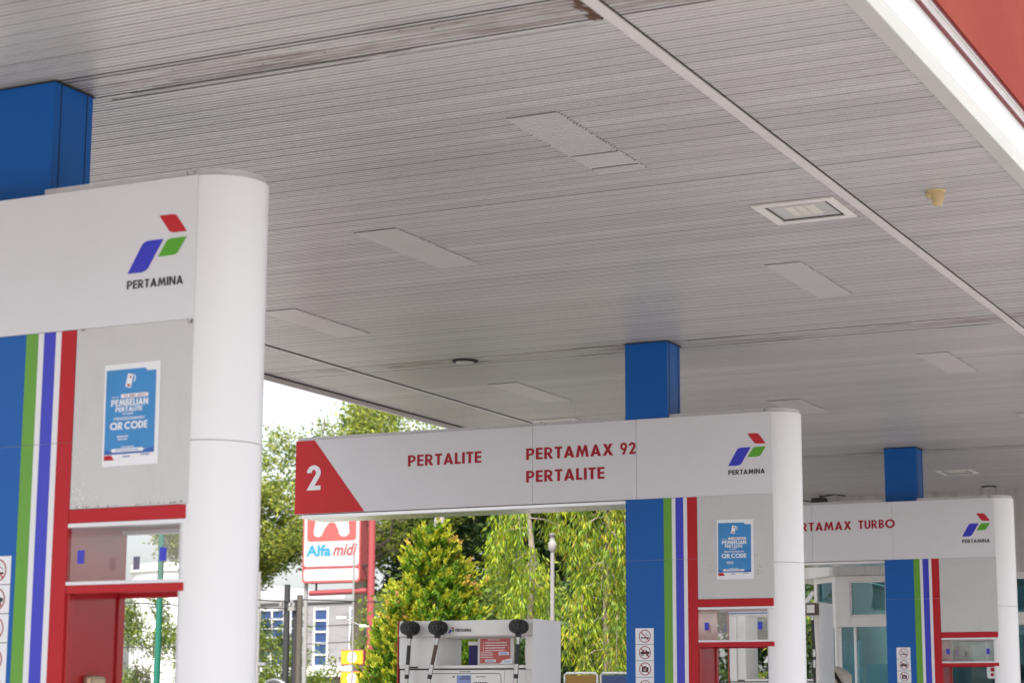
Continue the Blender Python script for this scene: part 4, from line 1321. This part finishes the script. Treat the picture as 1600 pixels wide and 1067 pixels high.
GT = 'spreading trees beyond the forecourt'
spread_tree('rain_tree', -34.2, 58, 13.0, 4.6, 4.5, 3.2, 'tall loose rain tree filling the gap above the red sign end', LM['rain'], 34000, .15, 36, zc=9.8, seed=3, group=GT, trunk_r=.3, mix=(.4, .45, .15))
spread_tree('rain_tree', -37.9, 56, 9.5, 2.3, 3.0, 1.9, 'feathery rain tree behind the nearest white pillar, left of the red number field', LM['rain'], 26000, .15, 30, zc=7.5, seed=5, group=GT, trunk_r=.18, mix=(.35, .55, .10))
spread_tree('rain_tree', -31.0, 64, 9.5, 5.0, 4.0, 3.2, 'dark spreading tree behind the pylon sign and the conical shrub', LM['deep'], 36000, .24, 36, zc=7.2, seed=8, group=GT, trunk_r=.35, mix=(.5, .3, .2))
spread_tree('rain_tree', -25.8, 62, 10.5, 5.5, 4.5, 3.6, 'dark spreading tree behind the two weeping trees', LM['deep'], 42000, .24, 42, zc=7.6, seed=13, group=GT, trunk_r=.4, mix=(.5, .25, .25))

GB = 'rounded bushes along the verge'
for i, (x, y, h, r, lab, mts) in enumerate([
    (-19.6, 38, 4.9, 1.8, 'pale green rounded bush between the conical shrub and first weeping tree', 'street'),
    (-18.2, 40, 4.2, 2.0, 'grey green bush behind the trunk of the first weeping tree', 'deep'),
    (-15.4, 36, 4.0, 1.9, 'dark bush behind the fuel dispenser, between the weeping trees', 'deep'),
    (-13.0, 35, 4.6, 1.7, 'dark bush behind the second weeping tree, beside the blue panel', 'deep'),
    (-12.4, 39, 5.6, 1.8, 'dark green bush seen left of the kiosk corner', 'deep')]):
    spread_tree('bush', x, y, h, r, r, h * .46, lab, LM[mts], 15000, .15, 18, zc=h * .55, seed=30 + i, group=GB, trunk_r=.08, cat='bush', mix=(.5, .3, .2), flat=.9)
GS = 'small street trees by the road'
for i, (x, y, h, r, lab) in enumerate([
    (-38.6, 58, 5.0, 1.5, 'light green street tree right beside the nearest white pillar'),
    (-44.2, 60, 5.7, 1.1, 'small street tree seen through the nearest frame, left of the green pole'),
    (-41.9, 60, 5.3, 1.0, 'small street tree seen through the nearest frame, against blue windows'),
    (-35.6, 56, 4.6, 1.7, 'feathery green street tree behind the three dark poles'),
    (-32.8, 60, 4.5, 1.7, 'street tree under the pylon sign, left of its yellow boxes'),
    (-31.0, 55, 5.4, 1.2, 'street tree close beside the red pylon pole, below its crossbar')]):
    spread_tree('street_tree', x, y, h, r, r, h * .34, lab, LM['street'], 7000, .11, 18, zc=h * .66, seed=60 + i, group=GS, trunk_r=.09, mix=(.45, .35, .2))

# conical shrub with orange tips
def cone_shrub(x, y, h, r, label, n=72000):
    t = empty('conical_shrub', (x, y, 0), label, 'shrub')
    rs = np.random.default_rng(21)
    MB().tube([(0, 0, 0), (.02, 0, h * .5), (0, 0.01, h * .92)], [.06, .04, .01], 8).build('stem', 'bark', t)
    ns = 2700
    z = h * (1 - rs.uniform(0, 1, ns) ** .62) * .97 + .04
    az = rs.uniform(0, 2 * np.pi, ns)
    lump = 1 + .16 * np.sin(az * 3 + z * 4.1) + .13 * np.sin(az * 5 - z * 7.3 + 1) + .08 * np.sin(z * 15 + az)
    rad = r * np.clip((1 - z / h), 0, 1) ** .66 * lump * rs.uniform(.62, 1.06, ns)
    base = np.stack([rad * np.cos(az), rad * np.sin(az), z], 1)
    sd = np.stack([np.cos(az) * .55, np.sin(az) * .55, np.full(ns, 1.0)], 1) + rs.normal(size=(ns, 3)) * .30
    sd /= np.linalg.norm(sd, axis=1, keepdims=True)
    tip = rs.uniform(0, 1, ns) + .35 * np.sin(az * 2 + z * 2.3)
    per = n // ns
    idx = np.repeat(np.arange(ns), per)
    u = np.tile(np.linspace(0, 1, per), ns)
    L_ = rs.uniform(.14, .26, ns)[idx][:, None]
    c = base[idx] + sd[idx] * (u[:, None] * L_ - .02)
    a2 = rs.uniform(0, 2 * np.pi, len(idx))
    out_ = np.stack([np.cos(a2), np.sin(a2), np.zeros(len(idx))], 1)
    d = sd[idx] * (.5 + u[:, None] * .8) + out_ * .75
    mi = np.where(u < .5, np.where(rs.uniform(0, 1, len(idx)) < .28, 3, 0), np.where(tip[idx] > .22, 1, 0))
    mi = np.where((u > .70) & (tip[idx] > 1.05), 2, mi)
    mi = np.where((u > .78) & (tip[idx] > 1.24), 4, mi)
    ln = .082 * (1.15 - .40 * u)
    leaves('foliage', c, d, ln, ln * .42, LM['cone'], mi, t)
cone_shrub(-11.93, 22.0, 3.74, 1.12, 'bright conical shrub with orange leaf tips behind the fuel dispenser')

# weeping trees with hanging strands of narrow leaves
def weeping(x, y, h, r, label, seed, n_br, zlow, ztop, per=210, mix=(.45, .3, .08, .17)):
    t = empty('weeping_tree', (x, y, 0), label, 'tree', 'tall weeping trees with hanging yellow green leaves')
    rs = np.random.default_rng(seed)
    tr = MB()
    limb(tr, (0, 0, 0), (.05, 0, h), .075, .03, .03, 8, seed)
    C, Dd, LN, MI = [], [], [], []
    for k in range(n_br):
        z0 = zlow + (ztop - zlow) * (k + rs.uniform(0, 1)) / n_br
        az = k * 2.4 + rs.uniform(-.5, .5)
        rr_ = r * rs.uniform(.35, 1.05)
        tip = np.array([rr_ * math.cos(az), rr_ * math.sin(az), z0 - rs.uniform(.02, .25)])
        L_ = rs.uniform(.40, .95)
        dr = np.array([math.cos(az) * .12, math.sin(az) * .12, -1.0]) + rs.normal(size=3) * .07
        tr.tube([(0.03, 0, z0), tuple(tip * np.array([.5, .5, 1]) + np.array([0, 0, .10])), tuple(tip), tuple(tip + dr * L_ * .5), tuple(tip + dr * L_)], [.014, .010, .007, .005, .003], 5)
        # a tassel: leaves crowd round the hanging twig, widest a third of the way down
        m = int(per * 1.35 * L_)
        u = rs.uniform(-.12, 1.0, m)
        wd = .03 + .14 * np.clip(np.sin(np.clip(u + .15, 0, 1.15) / 1.15 * np.pi), 0, 1)
        off = rs.normal(size=(m, 3)) * np.array([1, 1, .3]) * wd[:, None] * .62
        cc = tip + np.outer(u, dr * L_) + off
        dd = np.tile(np.array([0, 0, -1.0]), (m, 1)) + off * np.array([3.0, 3.0, 0]) + rs.normal(size=(m, 3)) * np.array([.24, .24, .12])
        C.append(cc); Dd.append(dd); LN.append(rs.uniform(.075, .135, m))
        w_ = np.array(mix) * rs.uniform(.15, 1.9, 4); w_ /= w_.sum()
        MI.append(rs.choice(4, size=m, p=w_))
    tr.build('trunk', 'greybark', t)
    LN = np.concatenate(LN)
    leaves('foliage', np.concatenate(C), np.concatenate(Dd), LN, LN * .20, LM['weep'], np.concatenate(MI), t)
weeping(-13.55, 28.0, 6.2, .60, 'weeping tree with bare grey trunk left of the thin white pole', 41, 22, 3.4, 5.9, 290, (.47, .33, .04, .16))
weeping(-12.24, 28.0, 6.3, .50, 'dense weeping tree hanging low beside the blue panel of the middle frame', 43, 50, 2.2, 6.0, 270, (.36, .33, .08, .23))

# palms
def palm(x, y, h, nf, L_, label, seed):
    t = empty('palm', (x, y, 0), label, 'palm', 'small palms by the kiosk')
    rs = np.random.default_rng(seed)
    MB().tube([(0, 0, 0), (0.02, 0, h)], [.09, .05], 8).build('trunk', 'greybark', t)
    st = MB()
    C, Dd, MI, LN = [], [], [], []
    for k in range(nf):
        az = rs.uniform(0, 2 * np.pi); el = rs.uniform(.1, 1.2)
        p0 = np.array([0, 0, h]); hd = np.array([math.cos(az), math.sin(az), 0])
        P = [p0 + hd * L_ * s * math.cos(el) * 1.0 + np.array([0, 0, L_ * (s * math.sin(el) - .75 * s * s)]) for s in np.linspace(0, 1, 9)]
        st.tube([tuple(p) for p in P], [.012 - .001 * i for i in range(9)], 5)
        for j in range(70):
            s = rs.uniform(.12, 1); i = min(int(s * 8), 7); f = s * 8 - i
            p = P[i] * (1 - f) + P[i + 1] * f
            tg = P[i + 1] - P[i]; tg /= np.linalg.norm(tg)
            sd = np.cross(tg, [0, 0, 1]); sd /= np.linalg.norm(sd) + 1e-6
            sg = 1 if j % 2 else -1
            C.append(p); Dd.append(tg * .8 + sd * sg * .9 + np.array([0, 0, -.25])); LN.append(.34 * (1 - .5 * abs(s - .45)) * L_ / 1.2)
            MI.append(rs.choice(3, p=(.5, .3, .2)))
    st.build('frond_stems', 'greybark', t)
    LN = np.array(LN)
    leaves('fronds', np.array(C), np.array(Dd), LN, LN * .09, LM['palm'], MI, t)
palm(-10.75, 31.0, 1.75, 22, 1.25, 'yellow green palm seen through the opening of the middle frame', 71)
palm(-13.7, 30.0, 1.25, 20, 1.3, 'low dark palm right behind the fuel dispenser side', 72)
palm(-10.35, 33.0, 3.0, 20, 1.2, 'palm between the middle pillar and the kiosk corner', 73)

# ------------------------------------------------------------------ street furniture beyond the forecourt
# pylon sign
py_ = empty('pylon_sign', (-27.97, 48, 0), 'red pole shop sign with white A board and yellow boxes below', 'sign')
MB().tube([(0, 0, 0), (0, 0, 8.6)], .10, 20).build('pole', 'pylonred', py_)
MB().tube([(-.12, .0, 4.69), (-1.95, -.0, 4.66)], .075, 12).build('crossbar', 'pylonred', py_)
bx0, bx1, bz0, bz1 = -2.12, -.26, 4.93, 7.75
MB().prism(rrect(bx0, bx1, bz0, bz1, .10), -.16, .22).build('cabinet', 'pylonred', py_)
mb = MB()
mb.flat([rrect(bx0 + .01, bx1 - .01, bz0 + .01, bz1 - .01, .10), rrect(bx0 + .045, bx1 - .045, bz0 + .06, bz1 - .05, .08)], -.162)
mb.build('board_rim', 'signsalmon', py_)
MB().flat([rrect(bx0 + .05, bx1 - .05, bz0 + .45, bz1 - .05, .10)], -.163).build('white_face', 'signwhite', py_)
MB().flat([rrect(bx0 + .05, bx1 - .05, bz0 + .06, bz0 + .38, .08)], -.163).build('white_strip', 'signwhite', py_)
MB().flat([rrect(bx0 + .14, bx1 - .14, bz0 + 1.14, bz1 - .12, .10)], -.166).build('red_square', 'signsalmon', py_)
# broad rounded letter A
xc = (bx0 + bx1) / 2
A = [(bx0 + .36, 6.38)] + arc(bx0 + .50, 6.33, .15, .14, 190, 350, 8) + [(bx0 + .72, 6.44)] + arc(bx0 + .93, 6.42, .17, .17, 150, 30, 8) + [(bx0 + 1.15, 6.36)] + arc(bx0 + 1.33, 6.31, .17, .13, 195, 360, 8) + [(bx0 + 1.43, 6.95), (bx0 + 1.30, 7.45), (xc + .15, 7.58), (xc - .15, 7.58), (bx0 + .56, 7.45)]
MB().flat([A], -.169).build('letter_emblem', 'signwhite', py_)
mb = MB(); fonttext(mb, 'Alfa', bx0 + .12, bx0 + .92, 5.66, 5.98, -.168, .035); mb.build('lettering', 'cyan', py_)
mb = MB(); fonttext(mb, 'midi', bx0 + .98, bx1 - .10, 5.66, 6.00, -.168, .022, .35); mb.build('lettering', 'pylonred', py_)
mb = MB(); dashes(mb, bx0 + .14, bx1 - .14, 5.50, 5.56, -.168, 8); mb.build('lettering', 'plastic', py_)
mb = MB()
for k in range(3): mb.flat([rrect(xc - .10 + k * .32, xc + .0 + k * .32, bz0 + .18, bz0 + .28, .02)], -.168)
split_build(mb, 'strip_icons', 'plastic', py_)
split_build(MB().tube([(-1.75, 0, 4.70), (-1.75, 0, 4.925)], .03, 8).tube([(-.55, 0, 4.72), (-.55, 0, 4.925)], .03, 8), 'bracket', 'darkpole', py_)
split_build(MB().box(-.255, -.12, -.05, .05, 5.35, 5.41).box(-.255, -.12, -.05, .05, 6.75, 6.81), 'bracket', 'darkpole', py_)
for z0 in (2.70, 2.13):
    b_ = MB().box(-.84, -.14, -.12, .28, z0, z0 + .40).build('yellow_box', 'pylonred', py_, bevel=.01)
    MB().flat([rrect(-.83, -.15, z0 + .02, z0 + .38, .02)], -.123).build('face', 'yellow', b_)
    MB().flat([arc(-.49, z0 + .20, .14, .15, 0, 340, 17)], -.126).build('face_roundel', 'whiteprint', b_)
    MB().flat([lozenge((-.53, z0 + .12), (-.46, z0 + .12), (-.43, z0 + .28), (-.50, z0 + .28))], -.129).build('face_mark', 'signsalmon', b_)

def pole(name, x, y, h, r, m, label, cat, group=None, extra=None):
    q = empty(name, (x, y, 0), label, cat, group)
    MB().tube([(0, 0, 0), (0, 0, h * .5), (0, 0, h)], [r, r * .92, r * .8], 12).build('shaft', m, q)
    if extra: extra(q)
    return q
def crossarm(z, wd=.5, ins=True):
    def f(q):
        MB().box(-wd, wd, -.04, .04, z, z + .08).build('crossarm', 'paleconc', q)
        if not ins: return
        mb = MB()
        for k in (-.8, -.3, .3, .8): mb.lathe([(.03, z + .081), (.045, z + .12), (.02, z + .18)], k * wd, 0, 8)
        split_build(mb, 'insulator', 'paleconc', q)
    return f
GU = 'dark utility poles by the road'
pole('utility_pole', -25.55, 40, 4.35, .085, 'darkpole', 'black utility pole, leftmost of the three dark poles beyond the nearest pillar', 'pole', GU, crossarm(3.75, .22))
pole('utility_pole', -25.38, 40.1, 4.00, .075, 'darkpole', 'thin dark utility pole between the black one and the brown one', 'pole', GU)
pole('utility_pole', -25.20, 40, 4.10, .085, 'brownpole', 'brown utility pole, rightmost of the three dark poles beyond the nearest pillar', 'pole', GU)
GP = 'pale concrete poles among the street trees'
pole('lamp_post', -31.6, 48, 5.3, .06, 'paleconc', 'pale concrete pole just left of the three dark poles', 'pole', GP, crossarm(2.70, .28, False))
pole('lamp_post', -30.05, 48, 5.0, .07, 'paleconc', 'pale concrete pole right of the three dark poles, below the pylon sign', 'pole', GP)
pole('lamp_post', -32.95, 48, 5.6, .06, 'paleconc', 'pale pole close to the right edge of the nearest white pillar', 'pole', GP)
def arms(q):
    MB().tube([(0, 0, 3.70), (-.28, 0, 3.80)], [.02, .016], 8).tube([(0, 0, 3.70), (.22, 0, 3.62)], [.02, .016], 8).build('arm', 'paleconc', q)
    for sx, z in ((-1, 3.82), (1, 3.60)):
        MB().box(min(sx * .22, sx * .46), max(sx * .22, sx * .46), -.06, .06, z - .03, z + .03).build('lamp_head', 'frame', q, bevel=.02)
pole('street_lamp', -26.74, 45, 5.4, .03, 'paleconc', 'thin white street lamp with two arms left of the red pylon pole', 'street lamp', None, arms)
def finial(q):
    MB().lathe([(.04, 3.80), (.06, 3.84), (.06, 3.93), (.04, 3.95), (.03, 4.021), (.045, 4.03), (.045, 4.07)], 0, 0, 12).build('finial', 'paleconc', q)
pole('fence_post', -12.66, 27, 4.02, .036, 'paleconc', 'thin white metal pole between the two weeping trees', 'pole', None, finial)
def cap_(q):
    MB().lathe([(.06, 3.99), (.06, 4.16), (.085, 4.20), (.085, 4.34), (.06, 4.40)], 0, 0, 12).build('cap', 'paleconc', q)
pole('lamp_post', -14.55, 27, 4.4, .055, 'palegreen', 'pale green pole with white cap standing behind the conical shrub tip', 'pole', None, cap_)
pole('flag_pole', -14.58, 20, 5.5, .04, 'greenpole', 'sea green pole seen through the opening of the nearest frame', 'pole')
# round traffic mirror seen from behind
q = empty('traffic_mirror', (-19.37, 30, 0), 'dark round traffic mirror back at the bottom edge beside the nearest pillar', 'mirror')
MB().tube([(0, 0, 0), (0, 0, 1.5)], .035, 10).build('post', 'darkpole', q)
rim = [(.30, -.02), (.33, .0), (.30, .03), (.22, .07), (.0001, .10)]
mb = MB()
prof = [(.0001, -.06), (.2, -.055), (.30, -.03), (.335, 0.0), (.30, .03), (.0001, .05)]
n = 36
for r_, d in prof:
    for k in range(n):
        t = 2 * math.pi * k / n
        mb.v.append((r_ * math.cos(t), d, 1.70 + r_ * math.sin(t)))
for i in range(len(prof) - 1):
    for k in range(n):
        mb.f.append([i * n + k, i * n + (k + 1) % n, (i + 1) * n + (k + 1) % n, (i + 1) * n + k]); mb.mi.append(1 if i == 2 else 0); mb.sm.append(True)
mb.build('mirror_shell', ['darkpole', 'steel'], q)
# notice boards under the weeping tree
for (x, y, m, lab) in [(-10.62, 23.0, 'ochre', 'white framed ochre board below the weeping tree, right of the dispenser'), (-10.13, 23.0, 'navyboard', 'white framed navy board beside the blue panel of the middle frame')]:
    q = empty('notice_board', (x, y, 0), lab, 'board', 'white framed boards below the weeping tree')
    wv = .44 if m == 'ochre' else .40
    MB().box(.02, wv - .02, .0, .02, 1.2, 1.93).build('panel', m, q)
    mb = MB(); mb.tube([(0, .01, 0), (0, .01, 1.93), (.025, .01, 1.955), (wv - .025, .01, 1.955), (wv, .01, 1.93), (wv, .01, 0)], .014, 8)
    mb.build('frame', 'frame', q)
# overhead cables
def cable(p0, p1, sag, label):
    mb = MB()
    pts = [(p0[0] + (p1[0] - p0[0]) * t, p0[1] + (p1[1] - p0[1]) * t, p0[2] + (p1[2] - p0[2]) * t - sag * 4 * t * (1 - t)) for t in np.linspace(0, 1, 17)]
    mb.tube(pts, .014, 5)
    tag(mb.build('overhead_cable', 'black'), label, 'cable', 'overhead cables along the road')
cable((-25.5, 40, 3.95), (-30.0, 20, 5.0), .25, 'black overhead cable running left from the top of the dark poles')
cable((-25.5, 40, 3.80), (-30.2, 20, 4.4), .3, 'black overhead cable just below the upper one left of the dark poles')
cable((-25.2, 40, 4.0), (-24.0, 70, 6.0), .3, 'black overhead cable running right from the brown pole under the pylon sign')
cable((-47, 58, 5.2), (-30, 62, 5.6), .35, 'upper slack cable crossing in front of the pale cylinder building')
cable((-47, 57, 4.4), (-30, 61, 4.7), .3, 'middle slack cable crossing in front of the pale cylinder building')
cable((-47, 56, 3.7), (-30, 60, 4.1), .3, 'lower slack cable crossing in front of the pale cylinder building')

# ------------------------------------------------------------------ buildings across the road
def winbay(b, x0, x1, z0, z1, nx, nz, y):
    mb = MB()
    t = .09
    xs_ = np.linspace(x0, x1, nx + 1); zs_ = np.linspace(z0, z1, nz + 1)
    for xx in xs_: mb.box(xx - t / 2, xx + t / 2, y - .10, y, z0 - t, z1 + t)
    for zz in zs_:
        for a, c in zip(xs_[:-1], xs_[1:]): mb.box(a + t / 2, c - t / 2, y - .095, y - .003, zz - t / 2, zz + t / 2)
    f = mb.build('window', 'paleframe', b)
    MB().box(x0, x1, y - .04, y - .004, z0, z1).build('pane', 'winblue', f)
b = empty('grey_building', (-53, 90, 0), 'grey stone office building with tall blue windows behind the pylon sign', 'building')
mb = MB()
mb.box(-9.0, 9, 0, 12, 0, 6.95)
mb.build('wall', 'stone', b)
MB().box(-9.1, 9.1, -.1, 12.1, 6.955, 7.12).build('parapet', 'stone', b)
MB().box(-7.5, 9.05, -.9, -.005, 3.15, 3.65).build('ledge', 'render', b)
winbay(b, -2.75, -1.95, 3.7, 6.6, 1, 5, 0)
winbay(b, -.6, 1.5, 3.75, 6.6, 2, 6, 0)
winbay(b, 2.3, 4.3, 3.75, 6.6, 3, 6, 0)
winbay(b, -6.1, -4.6, 3.75, 6.6, 2, 6, 0)
winbay(b, -8.3, -7.3, 4.3, 6.6, 2, 4, 0)
winbay(b, -4.2, -3.4, 4.2, 6.6, 1, 5, 0)
winbay(b, 5.2, 7.6, 3.75, 6.6, 3, 6, 0)
b = empty('pale_building', (-65, 92, 0), 'pale grey building with rounded tower and blue gridded windows', 'building')
MB().lathe([(3.2, 0), (3.2, 9.0)], -2.4, 3.2, 40).build('round_tower', 'render', b)
MB().lathe([(3.3, 9.002), (3.3, 9.45)], -2.4, 3.2, 40).build('parapet', 'render', b)
MB().box(.2, 2.6, 1.0, 12, 0, 8.3).build('wall', 'render', b)
winbay(b, .35, 2.3, 3.2, 7.9, 3, 8, 1.0)
MB().box(.3, 6, -.2, .995, 2.2, 2.7).build('ledge', 'winblue', b)
MB().prism([(-.6, 2.0), (-.2, 2.0), (.5, 4.6), (.2, 4.8)], -.4, .2).build('ramp_wall', 'render', b)
